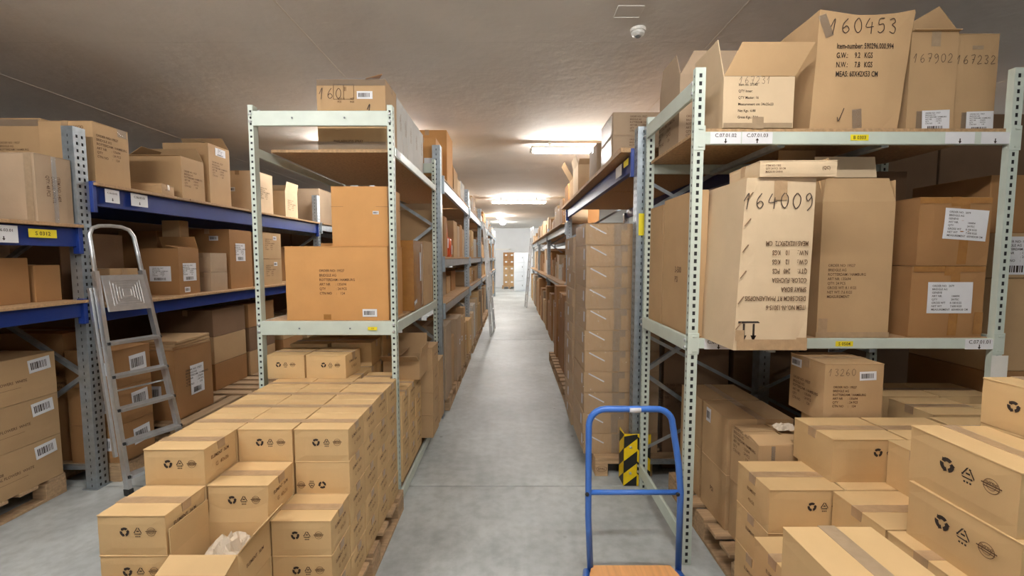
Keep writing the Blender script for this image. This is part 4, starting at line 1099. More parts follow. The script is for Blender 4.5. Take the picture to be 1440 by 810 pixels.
# ---------------------------------------------------------------- right rack: middle shelf
Zr = 1.283
RMg = 'cartons on the middle shelf of the right rack'
o = carton('tall pale carton marked 164009 with upside-down print, jutting over the shelf beam', 1.04, 1.385, 2.0, 2.80, Zr, Zr + .80, 'pale', 'x', .05, 'tape',
    [('hand', 'front', .55, .87, .068, '164009', .065),
     ('text', 'front', .54, .44, .0315, 'ITEM NO.-N-13015-6\nDESC:58CM RT PHALAENOPSIS\nSPRAY BORA\nCOLOR: FUCHSIA\nQTY:      240   PCS\nG.W.:      12    KGS\nN.W.:      10    KGS\nMEAS:102X29X72  CM', {'roll': math.pi, 'mat': 'inkm', 'sp': 1.35, 'sx': .66}),
     ('tape', 'front', .55, .93, .06, .09, 'tape'), ('tape', 'front', .52, .035, .33, .05, 'tape'), ('tape', 'front', .08, .09, .04, .05, 'tape'), ('tape', 'front', .92, .04, .05, .06, 'tape')],
    0, shear=(.035, .012, 0.0), bulge=.006, group=RMg)
w_, d_, h_ = .35, .80, .80
ar = MB()
for x in (-.028, .018): bar2(ar, (x, -.035), (x, .035), .010); tri2(ar, (x + .014, -.02), (x - .014, -.02), (x, -.05))
bar2(ar, (-.055, .042), (.045, .042), .009)
link('printed_arrows', ar.mesh('arrows', M['ink']), o, face_matrix((w_, d_, h_), 'front', .22, .115, .0022))
tp = MB()
tp.beam((-.008, -.007, 0), (.022, .0, .035), .003, .003)
for k in range(6): link('corner_staple', cached('staple', lambda: tp.mesh('staple', M['dark'])), o, Matrix.Translation((-.160 + .006 * k, -.403, .10 + k * .12)))
carton('flat pale carton lying across the top of the one marked 164009', 1.13, 1.475, 1.98, 2.28, Zr + .802, Zr + .875, 'pale', 'x', .04, 'tape', [('text', 'front', .2, .5, .012, 'ITEM NO: 1302\nQTY 24 PCS  58 CM\nMADE IN CHINA'), ('text', 'front', .85, .5, .02, '(QC)')], -2, group=RMg)
carton('big brown carton with faint text filling the left end of the middle shelf', .985, 1.44, 2.83, 3.09, Zr, Zr + .78, 'tan', 'y', .05, 'tape', [], group=RMg)
plain_box('plain brown carton behind the pale one, against the left rack upright', .985, 1.06, 2.34, 2.81, Zr, Zr + .80, 'tan', group=RMg, dec=[('text', 'left', .55, .42, .05, '3-500\nPSI')])
o = carton('tall tan carton with flaps open and printed lines on the middle shelf', 1.665, 2.055, 2.33, 2.78, Zr, Zr + .735, 'tan',
    open_={'front': (70, .14, .0), 'back': (93, .25, .0), 'left': (86, .23, .0), 'right': (100, .12, .03)},
    dec=[('text', 'front', .38, .42, .021, 'ORDER NO: 19527\nBRIDGLE AG\nROTTERDAM / HAMBURG\nART NR: 135694\nQTY: 24 PCS\nGROSS WT: 8.1 KGS\nNET WT: 7.6 KGS\nMEASUREMENT', {'sp': 1.15}), ('label', 'left', .15, .82, .12, .06, 'bar'), ('tape', 'front', .08, .06, .05, .12, 'tape'), ('tape', 'front', .5, .02, .40, .03, 'tape')], group=RMg)
link('folded_flap', flap_mesh(.34, .12, 'pale'), o, Matrix.Translation((0.02, -.10, .885)) @ Matrix.Rotation(R(80), 4, 'X'))
link('side_flap', flap_mesh(.22, .34, 'tan'), o, Matrix.Translation((-.155, .08, .735)) @ Matrix.Rotation(R(92), 4, 'X'))
carton('brown carton with white label, upper of two beside the right upright', 2.20, 2.585, 2.34, 2.85, Zr + .392, Zr + .76, 'brown', 'y', .05, 'taped',
    [('label', 'front', .64, .60, .235, .165, 'lines', -.07), ('label', 'left', .12, .78, .10, .045, 'bar'), ('tape', 'front', .5, .95, .38, .03, 'taped'), ('tape', 'front', .62, .5, .05, .35, 'taped')], -1, group=RMg, bulge=.008)
carton('brown carton with white label, lower of two beside the right upright', 2.175, 2.58, 2.34, 2.85, Zr, Zr + .389, 'brown', 'y', .05, 'taped',
    [('label', 'front', .52, .56, .245, .17, 'lines', 0), ('label', 'left', .10, .85, .10, .045, 'bar'), ('tape', 'front', .5, .96, .39, .03, 'taped'), ('tape', 'front', .58, .5, .05, .37, 'taped'), ('tape', 'front', .93, .2, .05, .12, 'taped')], 0, group=RMg, bulge=.006)
for k, (a, b_, z, h, m_) in enumerate(((1.50, 2.05, 0, .85, 'dark'), (2.1, 2.60, .0, 1.0, 'dark'))):
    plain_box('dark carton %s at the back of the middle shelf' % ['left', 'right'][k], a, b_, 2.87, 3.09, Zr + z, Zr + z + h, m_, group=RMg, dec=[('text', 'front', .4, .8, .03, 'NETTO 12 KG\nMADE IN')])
# next bay to the right, mostly cut by the frame
plain_box('brown carton with pasted sheet beyond the right upright', 2.80, 3.4, 2.5, 3.0, 1.60, 1.86, 'tan', group='cartons beyond the right upright', dec=[('label', 'front', .25, .5, .28, .22, 'slip')])
plain_box('brown carton on top of the pasted one beyond the right upright', 2.80, 3.4, 2.55, 3.05, 1.862, 2.2, 'brown', group='cartons beyond the right upright')
plain_box('rounded brown carton below the pasted one beyond the right upright', 2.80, 3.4, 2.5, 3.0, 1.05, 1.597, 'tan', group='cartons beyond the right upright')
plain_box('tall brown carton on the floor beyond the right upright', 2.80, 3.4, 2.5, 3.0, 0, 1.048, 'brown', group='cartons beyond the right upright')
# ---------------------------------------------------------------- right rack: floor level
FL = 'brown cartons on the pallet inside the right rack'
pallet('pallet sticking out beside the right rack upright', 1.155, 2.02, 0, 'y', L=1.05, W=.8, rot=0)
for k in range(2):
    for j, (y, yy) in enumerate(((2.38, 2.70), (2.72, 3.05))):
        carton('brown carton, %s layer, %s from the front on the right rack pallet' % (['lower', 'upper'][k], ['second', 'third'][j]), 1.225, 1.60, y, yy, .146 + k * .33, .146 + k * .33 + .328, 'tan', 'y', .05, 'tape',
            [('label', 'left', .28, .82, .06, .085, 'bar')] if (k, j) == (1, 0) else [('text', 'left', .5, .5, .04, 'PSI', {'mat': 'inkm'})], 0, group=FL)
carton('lower brown carton nearest the viewer on the rack pallet', 1.24, 1.61, 2.10, 2.365, .146, .47, 'tan', 'x', .05, 'tape', [('text', 'left', .5, .5, .03, 'QTY')], 0, group=FL)
o = carton('battered tan carton with a loose lid flap, upper on the rack pallet', 1.24, 1.61, 2.10, 2.365, .472, .775, 'tan', open_={'front': (10, .1, .0), 'left': (2, .18, .0), 'right': (3, .18, 0), 'back': (6, .1, .0)}, dec=[('text', 'left', .5, .8, .022, SLIP), ('tape', 'front', .2, .5, .02, .3, 'ctape')], group=FL)
o = link('rag', crumple(.10, .06, .03, 6, 9, .01), loc=(1.46, 2.25, .805)); tag(o, 'crumpled scrap of film lying on the battered tan carton', 'scrap')
carton('tan carton with handwritten number and two barcode labels under the right shelf', 1.575, 1.875, 2.13, 2.40, .882, 1.186, 'tan', 'x', .05, 'tape',
    [('label', 'front', .72, .80, .085, .045, 'bar', .04), ('label', 'left', .22, .86, .085, .045, 'bar'), ('hand', 'front', .30, .86, .035, '13260', .05), ('text', 'front', .42, .45, .017, SLIP), ('text', 'left', .5, .4, .02, SLIP)], 0, group=FL)
stuff_box('right', 1.65, 1.865, 2.13, 2.40, .146, .881)
for k in range(3):
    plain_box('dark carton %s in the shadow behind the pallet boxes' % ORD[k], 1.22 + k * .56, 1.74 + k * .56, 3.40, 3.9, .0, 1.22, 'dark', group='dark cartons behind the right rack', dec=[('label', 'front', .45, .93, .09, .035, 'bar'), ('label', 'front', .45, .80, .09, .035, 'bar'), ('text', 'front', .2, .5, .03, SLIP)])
# ---------------------------------------------------------------- right pile of small cartons
PW, PD, PH = .318, .26, .1945
zl = lambda n: .146 + .195 * (n - 1)
PG = 'small kraft cartons piled on the right'
ICR = [('icons', 'front', .72, .66, .037)]
def pile(label, x, y, n, dec=(), w=PW, d=PD, h=PH, tape='x', rot=0.0, tmat='tape', dz=0, tw=.048):
    return carton(label, x, x + w, y, y + d, zl(n) + dz, zl(n) + h + dz, 'kraft', tape, tw, tmat, dec, rot, group=PG, drop=.04, bulge=.002)
pallet('pallet under the right pile, front', .98, .80, 0, 'y')
pallet('pallet under the right pile, right', 1.80, .80, 0, 'y')
pallet('pallet under the right pile, rear', 1.97, 2.02, 0, 'y', L=1.0, W=.62)
N = lambda s, k: s % ['lowest', 'second', 'third', 'fourth', 'fifth', 'sixth'][k - 1]
pile('small kraft carton in front of the brown ones on the right pile, third layer', 1.10, 1.77, 3, [('icons', 'front', .74, .62, .037), ('text', 'left', .5, .6, .02, 'ELEMENT'), ('text', 'left', .5, .35, .024, '40x26', {'mat': 'inkf'})])
pile('small kraft carton, second layer, peeking out at the bottom of the right pile', 1.03, 1.49, 2, [('text', 'left', .5, .6, .02, 'ELEMENT')])
for n in (1, 2): pile(N('small kraft carton under the front one of the third layer, %s layer', n), 1.10, 1.77, n, [('text', 'left', .5, .6, .02, 'ELEMENT')])
pile('small kraft carton at the bottom of the right pile, lowest layer in front', 1.03, 1.49, 1)
pile('small kraft carton with one recycling mark showing, fourth layer of the right pile', 1.405, 1.83, 4, [('icons', 'front', .79, .70, .037)])
for n in (1, 2, 3): stuff_box('right', 1.43, 1.43 + PW - .005, 1.775, 2.09, zl(n), zl(n) + PH)
for j, y in enumerate((1.235, 1.502)):
    pile('small kraft carton with top showing in the gap of the right pile, %s of two' % ['nearer', 'farther'][j], 1.362, y, 3)
    for n in (1, 2): stuff_box('right', 1.362, 1.362 + PW - .005, y, y + PD, zl(n), zl(n) + PH)
pile('small kraft carton half hidden by the large front pair, fourth layer, nearer', 1.64, 1.565, 4)
pile('small kraft carton half hidden by the large front pair, fourth layer, farther', 1.735, 1.83, 4)
for n in (1, 2, 3):
    for y in (1.565, 1.83): stuff_box('right', 1.755, 2.04, y, y + PD, zl(n), zl(n) + PH)
# large front pair with marks on the side to the aisle
ICL = lambda u: [('icons', 'left', u, .60, .046)]
pile('upper of the two cartons with recycling marks at the right picture edge', 1.425, 1.155, 5, ICL(.60), w=.262, d=.345, tape='y', rot=-1.5)
pile('lower of the two cartons with recycling marks at the right picture edge', 1.418, 1.14, 4, ICL(.56), w=.262, d=.345, tape='y')
for n in (1, 2, 3): stuff_box('right', 1.43, 1.69, .96, 1.23, zl(n), zl(n) + PH)
pile('highest kraft carton at the right picture edge on top of the pile', 1.715, 1.17, 6, [('icons', 'left', .42, .55, .037), ('icons', 'front', .5, .55, .037)], w=.262, d=.37, h=.165, tape='y', rot=1.5)
for n in (1, 2, 3, 4, 5): stuff_box('right', 1.715, 1.975, 1.17, 1.54, zl(n), zl(n) + PH)
pile('bright carton with grey tape nearest the viewer at the bottom right', .80, .86, 4, [], w=.262, d=.36, tape='y', tmat='tapeg', tw=.05)
for n in (1, 2, 3): pile(N('kraft carton in the column below the bright nearest one, %s layer', n), .80, .86, n, w=.262, d=.36, tape='y')
# rear group on the right
for k, (x, y, n, lb) in enumerate(((2.135, 2.13, 4, 'rear kraft carton at the left of the group under the right shelf'), (2.46, 2.03, 4, 'rear kraft carton in the middle of the group under the right shelf'),
        (2.08, 1.835, 4, 'kraft carton in front of the rear group under the right shelf'), (2.46, 2.42, 4, 'rearmost kraft carton by the right upright'),
        (2.135, 2.42, 4, 'rearmost kraft carton beside the dark gap'), (2.08, 1.56, 4, 'kraft carton behind the highest one at the right edge'))):
    pile(lb, x, y, n, [('text', 'left', .7, .5, .02, 'ELEMENT')], dz=-.01 * (k % 2) * 0)
    for m_ in range(1, n): stuff_box('right', x, x + PW, y, y + PD, zl(m_), zl(m_) + PH)

# ---------------------------------------------------------------- right row: taped cartons on the pallet
pallet('stamped pallet beside the corner guard on the right of the aisle', .655, 3.275, 0, 'y', stamp=True, L=1.2, W=.8)
EG = 'film-wrapped brown cartons stacked beside the right row upright'
strip = cached('dstrip', lambda: MB().box((-.075, -.0012, -.004), (.075, 0, .004)).mesh('strip', M['film']))
for k in range(11):
    o = carton('long brown carton, %s from the bottom of the front stack by the corner guard' % ORD[k], .572 + rs.uniform(-.008, .008), 1.17, 3.36, 3.92, .146 + k * .167, .146 + k * .167 + .165, 'tan', 'y', .05, 'tapeg', [('tape', 'front', .42, .5, .055, .155, 'tapeg'), ('label', 'left', .88, .6, .05, .08, 'plain')], rs.uniform(-.8, .8), group=EG)
    m = Matrix.Translation((-.20, -.281, .12)) @ Matrix.Rotation(R(28), 4, 'Y')
    link('clear_strip', cached('dstr2', lambda: MB().box((-.07, -.0015, -.005), (.07, 0, .005)).mesh('strip', M['paper'])), o, m)
    if k < 11:
        for j, (ya, yb) in enumerate(((3.94, 4.46),)):
            carton('long brown carton, %s from the bottom of the second stack behind the front one' % ORD[k], .56 + rs.uniform(-.012, .012), 1.1, ya, yb, .146 + k * .160, .146 + k * .160 + .158, 'tan', 'y', .05, 'tapeg', [('label', 'left', .5, .6, .06, .08, 'plain')], rs.uniform(-1.5, 1.5), group=EG)
o = link('stretch_film', MB().add([(.548, 4.46, .15), (.548, 3.350, .15), (1.18, 3.345, .15), (.548, 4.46, 1.985), (.548, 3.350, 1.985), (1.18, 3.345, 1.985)], [(0, 1, 4, 3), (1, 2, 5, 4)]).mesh('film', M['film'])); tag(o, 'clear stretch film around the front stack of long brown cartons', 'film', 'stretch film on stacks')
# on the blue-beamed first bay
ZC = 2.537
GC = 'cartons on top of the right row'
carton('flat brown carton, lower of two taped ones on the right row top', .83, 1.30, 3.62, 4.1, ZC + .001, ZC + .185, 'grey', 'x', .05, 'film', [('text', 'front', .5, .5, .02, SLIP), ('tape', 'left', .5, .5, .4, .16, 'ctape')], group=GC)
carton('flat brown carton, upper of two taped ones on the right row top', .83, 1.30, 3.62, 4.1, ZC + .187, ZC + .37, 'grey', 'x', .05, 'film', [('text', 'front', .5, .5, .02, SLIP), ('tape', 'left', .5, .5, .4, .16, 'ctape')], group=GC)
carton('flat brown carton with barcode beside the upright on the right row top', 1.31, 1.85, 3.40, 3.85, ZC + .001, ZC + .17, 'tan', 'x', .05, 'tape', [('text', 'front', .2, .6, .02, SLIP)], group=GC)
carton('brown carton with barcode above the flat one on the right row top', 1.31, 1.85, 3.42, 3.85, ZC + .172, ZC + .36, 'tan', 'x', .05, 'tape', [('label', 'front', .2, .75, .09, .04, 'bar')], group=GC)
carton('white-sided taped carton further along the right row top', .83, 1.30, 4.3, 4.7, ZC + .001, ZC + .3, 'grey', 'x', group=GC)
o = link('white_paper_sheet', MB().box((1.22, 3.37, ZC + .05), (1.38, 3.374, ZC + .20)).mesh('sheet', M['paper'])); tag(o, 'white paper sheet hanging from the carton corner behind the right rack', 'sheet')
carton('pale open carton with loose flap halfway along the right row top', .84, 1.45, 5.55, 6.0, ZC + .001, ZC + .36, 'pale', open_={'front': (150, .1, 0), 'left': (105, .12, .03), 'back': (60, .1, 0)}, dec=[('text', 'front', .5, .6, .03, SLIP)], group=GC)
carton('cream narrow carton leaning behind the pale open one', .86, 1.1, 6.15, 6.5, ZC + .001, ZC + .30, 'tan', open_={'left': (120, .25, 0)}, group=GC)
plain_box('brown carton at the end of the first board on the right row', .85, 1.2, 6.6, 7.0, ZC + .001, ZC + .3, 'brown', group=GC)
plain_box('dark electronics box with white label on the stack under the blue beam', 1.45, 1.75, 4.55, 4.85, 2.0, 2.22, 'plast_shade', group=GC, dec=[('label', 'front', .6, .85, .2, .05, 'plain')])
plain_box('tall brown stack carrying the dark box under the blue beam', 1.45, 1.80, 4.5, 5.0, .0, 1.995, 'brown', group=GC)

# ---------------------------------------------------------------- goods further along both rows
rg = random.Random(11)
mats = ['tan', 'tan', 'brown', 'grey', 'pale', 'brown', 'kraft', 'white']
SIZE = {(0, 0): 'small', (0, 1): 'upright', (1, 0): 'broad', (1, 1): 'tall'}
COLN = {'tan': 'tan', 'brown': 'brown', 'grey': 'greyish brown', 'pale': 'pale', 'kraft': 'kraft', 'white': 'whitish', 'dark': 'dark brown', 'red': 'orange red'}
def fill(face, sgn, ya, yb, z, hmax, where, grp, gap=.03, dmin=.25, dmax=.6, hmin=.18, over=0.0, stack=.25, kinds=None):
    y = ya; k = 0
    while y < yb - .12:
        dd = min(rg.uniform(.10, dmax) if rg.random() < .4 else rg.uniform(dmin, dmax), yb - y)
        hh = rg.uniform(hmin, hmax); ww = rg.uniform(.28, .7); inset = rg.uniform(.02, .06) - over
        m_ = rg.choice(kinds or mats)
        xa, xb = (face - inset - ww, face - inset) if sgn > 0 else (face + inset, face + inset + ww)
        hh2 = rg.uniform(.15, hmax - hh - .02) if hh < hmax - .22 and rg.random() < stack else 0
        m2 = rg.choice(kinds or mats); rt = rg.uniform(-1.5, 1.5)
        if y > 12.5:
            stuff_box('far', xa, xb, y, y + dd, z, z + hh, m_)
            if hh2: stuff_box('far', xa + .02, xb - .02, y + .01, y + dd - .01, z + hh + .001, z + hh + hh2, m2)
        else:
            lb = '%s %s carton, %s along %s' % (SIZE[(dd > .38, hh > .36)], COLN[m_], ORD[k], where)
            o = plain_box(lb, xa, xb, y, y + dd, z, z + hh, m_, rt, grp, rg.choice(['x', 'y', None]))
            if y < 9 and rg.random() < .6:
                decals(o, (ww, dd, hh), [('label', 'right' if sgn > 0 else 'left', rg.uniform(.3, .7), rg.uniform(.3, .8), .09, .07, 'bar')])
            if hh2: plain_box('%s carton atop item %s along %s' % (COLN[m2], ORD[k], where), xa + .02, xb - .02, y + .01, y + dd - .01, z + hh + .001, z + hh + hh2, m2, rt, grp, 'y')
        y += dd + gap; k += 1
BN = ['first', 'second', 'third', 'fourth', 'fifth']
for b in range(5):
    ya, yb = YB_[b] + .08, YB_[b + 1] - .08
    g = 'goods in the left row beyond the pale rack'
    if b:
        fill(-.76, 1, ya, yb, 2.575, .42, '%s left row bay, top shelf' % BN[b], g, stack=0)
        fill(-.76, 1, ya, yb, 1.725, .62, '%s left row bay, upper middle shelf' % BN[b], g)
        fill(-.76, 1, ya, yb, 1.22, .36, '%s left row bay, lower middle shelf' % BN[b], g)
    fill(-.76, 1, ya + (.0), yb, .15, .85, '%s left row bay, floor pallets' % BN[b], g, over=.08 if b < 2 else 0, hmin=.5)
    if b < 3: pallet('pallet at the aisle edge in bay %s of the left row' % BN[b], -1.50, ya + .1, 0, 'y', L=1.2, W=.8)
    if b < 3: pallet('further pallet at the aisle edge in bay %s of the left row' % BN[b], -1.50, ya + 1.4, 0, 'y', L=1.2, W=.8)
# first bay, nearest, by hand
g = 'goods in the first bay of the left row'
z = 2.575
carton('brown carton with white label on the first bay top, behind the galvanised upright', -1.10, -.80, 4.62, 5.05, z, z + .40, 'orange', 'y', .05, 'tape', [('label', 'front', .78, .35, .12, .10, 'plain')], group=g)
plain_box('tall brown carton on the first bay top behind the white-labelled one', -1.25, -.78, 5.25, 5.75, z, z + .66, 'orange', group=g, tape='y')
carton('opened brown carton with torn flap on the first bay top', -1.2, -.78, 5.85, 6.25, z, z + .33, 'tan', open_={'right': (60, .12, .02), 'front': (100, .1, .02)}, group=g)
plain_box('pale carton on the first bay top near its end', -1.2, -.8, 6.4, 6.75, z, z + .30, 'pale', group=g)
plain_box('whitish carton closing the first bay top', -1.2, -.8, 6.85, 7.3, z, z + .34, 'white', group=g, tape='y')
z = 1.724
for k, (ya, yb, h, m_, w) in enumerate(((4.66, 4.78, .50, 'tan', .4), (4.90, 5.02, .60, 'pale', .5), (5.12, 5.32, .48, 'brown', .4), (5.95, 6.3, .5, 'tan', .45), (6.36, 6.6, .46, 'grey', .45), (6.68, 6.9, .5, 'brown', .45), (6.95, 7.3, .45, 'grey', .4))):
    plain_box('%s carton standing %s from the near end above the dark beam, first bay' % (COLN[m_], ORD[k]), -.80 - w, -.80, ya, yb, z, z + h, m_, rg.uniform(-2, 2), g)
def bag(label, x, y, z, w, d, h, mat, rot=0):
    mb = MB(); n = 12; rings = []
    prof = [(0, .88), (.06, 1), (.5, 1.02), (.85, .95), (.95, .6), (1, .12)]
    for t, s in prof:
        for k in range(n):
            a = 2 * math.pi * k / n
            mb.v.append((w / 2 * s * math.copysign(abs(math.cos(a)) ** .7, math.cos(a)), d / 2 * s * math.copysign(abs(math.sin(a)) ** .7, math.sin(a)), h * t))
    for i in range(len(prof) - 1):
        for k in range(n): mb.f.append((i*n+k, i*n+(k+1)%n, (i+1)*n+(k+1)%n, (i+1)*n+k))
    mb.f.append(tuple(range(n))[::-1]); mb.f.append(tuple((len(prof)-1)*n+k for k in range(n))); mb.mi = [0]*len(mb.f)
    r_ = thing('plastic_bag', label, 'bag', (x, y, z), R(rot), 'orange red packs on the first bay')
    link('bag_body', mb.mesh('bag', M[mat], True), r_)
    link('white_label', quad_mesh(.08, .12, 'paper'), r_, facing((w/2 + .006, 0, h * .35), (1, 0, 0)))
    return r_
bag('tall orange red pack standing on the first bay above the dark beam', -.92, 5.50, z, .20, .20, .50, 'red')
bag('short orange red pack right of the tall one on the first bay', -.90, 5.78, z, .18, .22, .28, 'red')
z = 1.219
for k, (ya, yb, h, m_) in enumerate(((4.66, 4.80, .34, 'brown'), (4.84, 4.94, .34, 'pale'), (5.2, 5.45, .26, 'tan'), (5.5, 5.85, .36, 'grey'), (5.9, 6.3, .24, 'tan'), (6.4, 6.8, .3, 'brown'))):
    plain_box('%s carton %s from the near end on the pale board of the first bay' % (COLN[m_], ORD[k]), -1.3, -.90 + (.06 if k < 2 else 0), ya, yb, z, z + h, m_, rg.uniform(-2, 2), g)
# right row bays
for b in range(3):
    ya, yb = [7.2, 11.1, 15.0][b] + .08, [11.1, 15.0, 18.9][b] - .08
    g = 'goods in the right row beyond the wrapped stack'
    fill(.90, -1, ya, yb, 2.30, .5, '%s right row bay, top shelf' % BN[b+1], g, stack=0, kinds=['pale', 'tan', 'brown', 'tan', 'grey'])
    fill(.93, -1, ya, yb, 1.276, .7, '%s right row bay, middle shelf' % BN[b+1], g)
    fill(.84, -1, ya, yb, .0, 1.1, '%s right row bay, floor' % BN[b+1], g, hmin=.6, over=.05)
fill(.66, -1, 4.75, 7.1, .146, 1.25, 'first right row bay, floor', 'goods in the right row beyond the wrapped stack', hmin=.7, kinds=['brown', 'tan', 'dark'])
for k in range(2): pallet('%s pallet under the floor goods of the right row first bay' % ['near', 'far'][k], .62, 4.70 + k * 1.22, 0, 'y')
plain_box('tall brown carton filling the right row behind the aisle goods', 1.5, 1.82, 5.6, 7.0, 0, 1.9, 'dark', group='tall cartons in the right row depth')

# carton towers added in the depth so the gaps look dark
for k in range(7):
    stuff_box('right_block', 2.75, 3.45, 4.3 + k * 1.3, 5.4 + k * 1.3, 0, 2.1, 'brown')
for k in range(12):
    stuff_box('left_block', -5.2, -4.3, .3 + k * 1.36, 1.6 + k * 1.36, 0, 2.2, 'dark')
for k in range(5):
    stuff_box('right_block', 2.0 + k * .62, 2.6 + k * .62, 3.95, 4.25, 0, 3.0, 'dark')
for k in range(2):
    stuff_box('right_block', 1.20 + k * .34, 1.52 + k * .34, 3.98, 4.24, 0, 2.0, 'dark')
# ---------------------------------------------------------------- far end: lockers, carton pallet
lk = thing('locker_cabinet', 'pale blue locker cabinet at the far end of the aisle', 'locker', (.60, 21.9, 0))
link('locker_body', MB().cbox((-.50, 0, 0), (.50, .5, 1.95), .005).mesh('body', M['lock']), lk)
for i in range(2):
    for j in range(4):
        dme = cached('ldoor', lambda: MB().cbox((-.24, -.018, 0), (.24, 0, .45), .004).mesh('door', M['lock']))
        d_ = link('locker_door', dme, lk, loc=(-.25 + i * .5, -.001, .06 + j * .47))
        link('door_handle', cached('lh', lambda: MB().box((.16, -.03, .2), (.19, -.018, .27)).mesh('handle', M['greyp'])), d_)
lk2 = thing('locker_cabinet', 'second pale blue locker cabinet, partly hidden by the ladder', 'locker', (1.62, 21.9, 0))
for ch in list(lk.children): copy_tree(ch, lk2)
pallet('pallet under the carton tower at the far end', -.55, 23.6, 0, 'y', L=.9, W=.8)
k = 0
for j in range(5):
    for i in range(2):
        plain_box('brown carton, %s, %s layer of the tower at the far end of the aisle' % (['left', 'right'][i], ORD[j]), -.48 + i * .32, -.17 + i * .32, 23.7, 24.1, .146 + j * .37, .146 + j * .37 + .365, 'brown' if j > 2 else 'tan', group='carton tower at the far end', dec=[('label', 'front', .5, .6, .12, .09, 'plain')])

# ---------------------------------------------------------------- step ladder
ld = thing('step_ladder', 'folded aluminium platform step ladder leaning on the blue rack upright', 'ladder', (-2.77, 3.00, 0))
D = Vector((.37, .93, 0)).normalized()          # along the treads
Bk = Vector((-.93, .37, 0)) * .29               # lean at the top
HT = 1.94
def lp(s, z, out=0.0):
    """s = position along the treads (0..1), z = height"""
    wid = .40 + (.265 - .40) * (z / HT)
    off = (.40 - wid) / 2 * .0
    return D * (off + s * wid) + Bk * (z / HT) + Vector((0, 0, z)) + Vector((.93, -.37, 0)) * out
for s in (0, 1):
    mb = MB()
    a, b_ = lp(s, 0), lp(s, 1.62)
    mb.beam(a, b_, .055, .024, up=tuple(D))
    link('side_rail', mb.mesh('rail', M['alu']), ld)
    link('foot', MB().beam(lp(s, -.0), lp(s, .05), .062, .032, up=tuple(D)).mesh('foot', M['plast_shade']), ld)
loop = [lp(0, 1.55), lp(0, 1.75), lp(0, 1.88), lp(.08, 1.93), lp(.25, 1.95), lp(.5, 1.955), lp(.75, 1.95), lp(.92, 1.93), lp(1, 1.88), lp(1, 1.75), lp(1, 1.55)]
link('hand_loop', MB().tube(loop, .014, 10).mesh('loop', M['alu'], True), ld)
for k, z in enumerate((.14, .38, .62, .86, 1.10)):
    mb = MB(); a, b_ = lp(.02, z, .015), lp(.98, z, .015)
    mb.beam(a, b_, .085, .022, up=(0, 0, 1))
    for q in (-.03, -.015, 0, .015, .03): mb.beam(lp(.04, z + .012, .015 + q), lp(.96, z + .012, .015 + q), .004, .004)
    link('tread', mb.mesh('tread', M['alu']), ld)
    for s in (.0, 1.0): link('rivet', MB().beam(lp(s, z - .01, .03), lp(s, z + .01, .03), .012, .03).mesh('rivet', M['plast_shade']), ld)
pl = MB()
c = lp(.5, 1.46, .045); p0 = lp(.06, 1.33, .05); p1 = lp(.94, 1.33, .05); p2 = lp(.94, 1.59, .02); p3 = lp(.06, 1.59, .02)
nn = Vector((.93, -.37, 0)) * .018
pl.add([p0, p1, p2, p3, p0 + nn, p1 + nn, p2 + nn, p3 + nn], [(3, 2, 1, 0), (4, 5, 6, 7), (0, 1, 5, 4), (1, 2, 6, 5), (2, 3, 7, 6), (3, 0, 4, 7)])
pf = link('platform', pl.mesh('platform', M['alu']), ld)
rb = MB(); cen = (p0 + p1 + p2 + p3) / 4 + nn * 1.05
ex = (p1 - p0).normalized(); ey = (p3 - p0).normalized()
for k in range(1, 6):
    r_ = .018 * k + .01
    pts = [cen + ex * r_ * math.cos(R(90 * q + 45)) * 1.3 + ey * r_ * math.sin(R(90 * q + 45)) * 1.3 for q in range(4)]
    for q in range(4): rb.beam(pts[q], pts[(q + 1) % 4], .005, .004)
link('platform_ribs', rb.mesh('ribs', M['alu']), pf)
for s in (0, 1):
    mb = MB(); off = Vector((-.93, .37, 0)) * .055 + D * (-.02 if s == 0 else .02)
    mb.beam(lp(s, .28) + off, lp(s, 1.5) + off, .03, .018, up=tuple(D))
    link('rear_leg', mb.mesh('rear', M['alu']), ld)
link('rear_strut', MB().tube([lp(0, .74) + off, lp(1, .74) + off], .007, 8).mesh('strut', M['alu']), ld)

# ---------------------------------------------------------------- blue hand trolley
tr = thing('hand_trolley', 'blue tube platform trolley with beech board at the right foreground', 'trolley', (.585, 2.03, 0))
HZ = -.035
def arc(cx, cz, r, a0, a1, n=6): return [(cx + r * math.cos(R(a0 + (a1 - a0) * k / n)), 0, cz + r * math.sin(R(a0 + (a1 - a0) * k / n))) for k in range(n + 1)]
hw = .208
pts = [(-hw + .012, 0, .17), (-hw - .002, 0, .45), (-hw - .005, 0, .86)] + arc(-hw + .075, .91, .08, 180, 90) + arc(hw - .095, .91, .08, 90, 20) + [(hw + .018, 0, .72), (hw + .032, 0, .58), (hw + .032, 0, .17)]
link('push_handle', MB().tube(pts, .0155, 14).mesh('handle', M['trolley'], True), tr)
link('cross_bar', MB().tube([(-hw, 0, .573), (hw + .03, 0, .573)], .0125, 12).mesh('bar', M['trolley'], True), tr)
link('handle_sticker', MB().tube([(-.02, 0, .989), (.035, 0, .989)], .0162, 14).mesh('sticker', M['paper'], True), tr)
for s in (-1, 1): link('screw', bolt_mesh('plast_shade'), tr, facing((s * (hw + .012), -.016, .573), (0, -1, 0)))
fr = MB(); x_ = .235
fr.tube([(-x_ + .02, .0, .165), (-x_ - .02, -.16, .165), (-x_ - .02, -.75, .165), (x_ + .03, -.75, .165), (x_ + .03, -.16, .165), (x_, .0, .165)], .018, 10)
link('frame', fr.mesh('frame', M['trolley'], True), tr)
dk = MB(); 
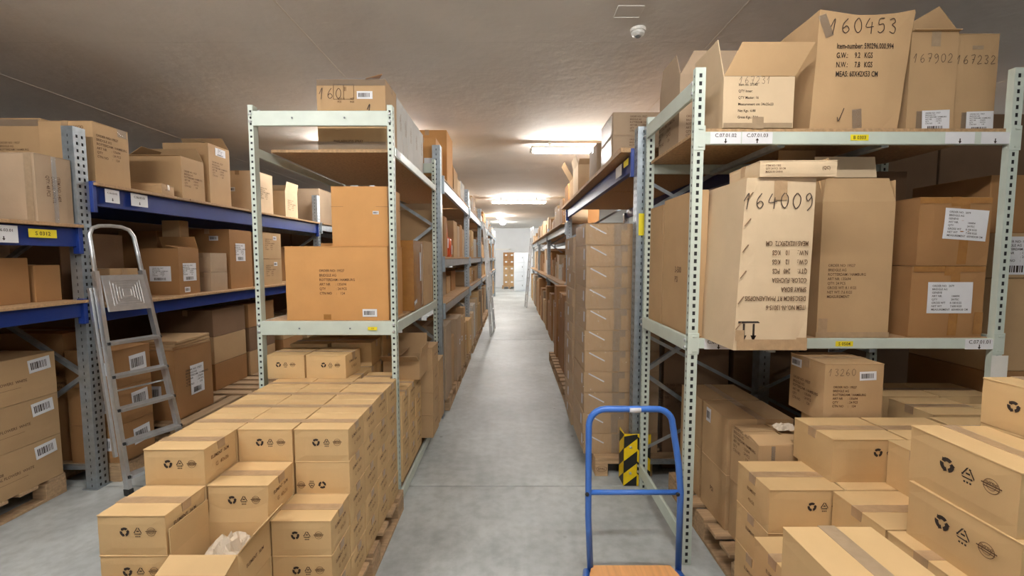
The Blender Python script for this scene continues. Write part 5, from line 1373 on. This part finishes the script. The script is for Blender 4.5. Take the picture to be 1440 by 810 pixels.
dk.add([(-.19, .005, .176), (.20, .005, .176), (.245, -.14, .176), (.245, -.73, .176), (-.235, -.73, .176), (-.235, -.14, .176),
        (-.19, .005, .194), (.20, .005, .194), (.245, -.14, .194), (.245, -.73, .194), (-.235, -.73, .194), (-.235, -.14, .194)],
       [(0, 1, 2, 3, 4, 5)[::-1][::-1], (11, 10, 9, 8, 7, 6)] + [(i, (i + 1) % 6, (i + 1) % 6 + 6, i + 6) for i in range(6)])
link('deck', dk.mesh('deck', M['beech']), tr)
for x, y in ((-.19, -.10), (.20, -.10), (-.19, -.65), (.20, -.65)):
    w_ = link('wheel', cached('wheel', lambda: MB().tube([(-.016, 0, 0), (-.016, 0, 0), (.016, 0, 0)], [.06, .0625, .0625], 18).mesh('wheel', M['plast_shade'])), tr, loc=(x, y, .0635))
    link('hub', cached('hub', lambda: MB().tube([(-.019, 0, 0), (.019, 0, 0)], .02, 10).mesh('hub', M['greyp'])), w_)
    link('caster_fork', cached('fork', lambda: MB().box((-.022, -.02, .0), (-.019, .02, .09)).box((.019, -.02, 0), (.022, .02, .09)).box((-.022, -.02, .088), (.022, .02, .092)).mesh('fork', M['galv'])), tr, loc=(x, y, .0635))

# ---------------------------------------------------------------- leaning ladders further down
def lean_ladder(label, foot, top, wdir, width, n):
    t = thing('leaning_ladder', label, 'ladder', foot); T_ = Vector(top) - Vector(foot); W_ = Vector(wdir).normalized() * width
    for s in (0, 1): link('side_rail', MB().beam(W_ * s, W_ * s + T_, .03, .06, up=tuple(W_)).mesh('rail', M['alu']), t)
    for k in range(n):
        f_ = (k + .7) / n
        link('rung', MB().beam(T_ * f_, T_ * f_ + W_, .03, .03).mesh('rung', M['alu']), t)
lean_ladder('tall aluminium ladder leaning on the left row, nearer rails', (-.47, 9.3, 0), (-.64, 9.55, 2.5), (.02, 1, 0), .40, 9)
lean_ladder('second aluminium ladder leaning on the left row just behind the first', (-.42, 9.95, 0), (-.62, 10.05, 2.3), (.02, 1, 0), .4, 8)
lean_ladder('aluminium ladder leaning on the right row near the lockers', (.50, 14.6, 0), (.72, 14.7, 2.75), (-.1, 1, 0), .45, 10)

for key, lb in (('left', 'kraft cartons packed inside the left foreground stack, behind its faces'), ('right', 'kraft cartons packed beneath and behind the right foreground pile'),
                ('far', 'many small cartons on the farthest shelves of both aisle rows'), ('right_block', 'dim carton towers added behind the right rack to keep its gaps dark'),
                ('left_block', 'dim carton towers added behind the far-left blue rack to darken its gaps')):
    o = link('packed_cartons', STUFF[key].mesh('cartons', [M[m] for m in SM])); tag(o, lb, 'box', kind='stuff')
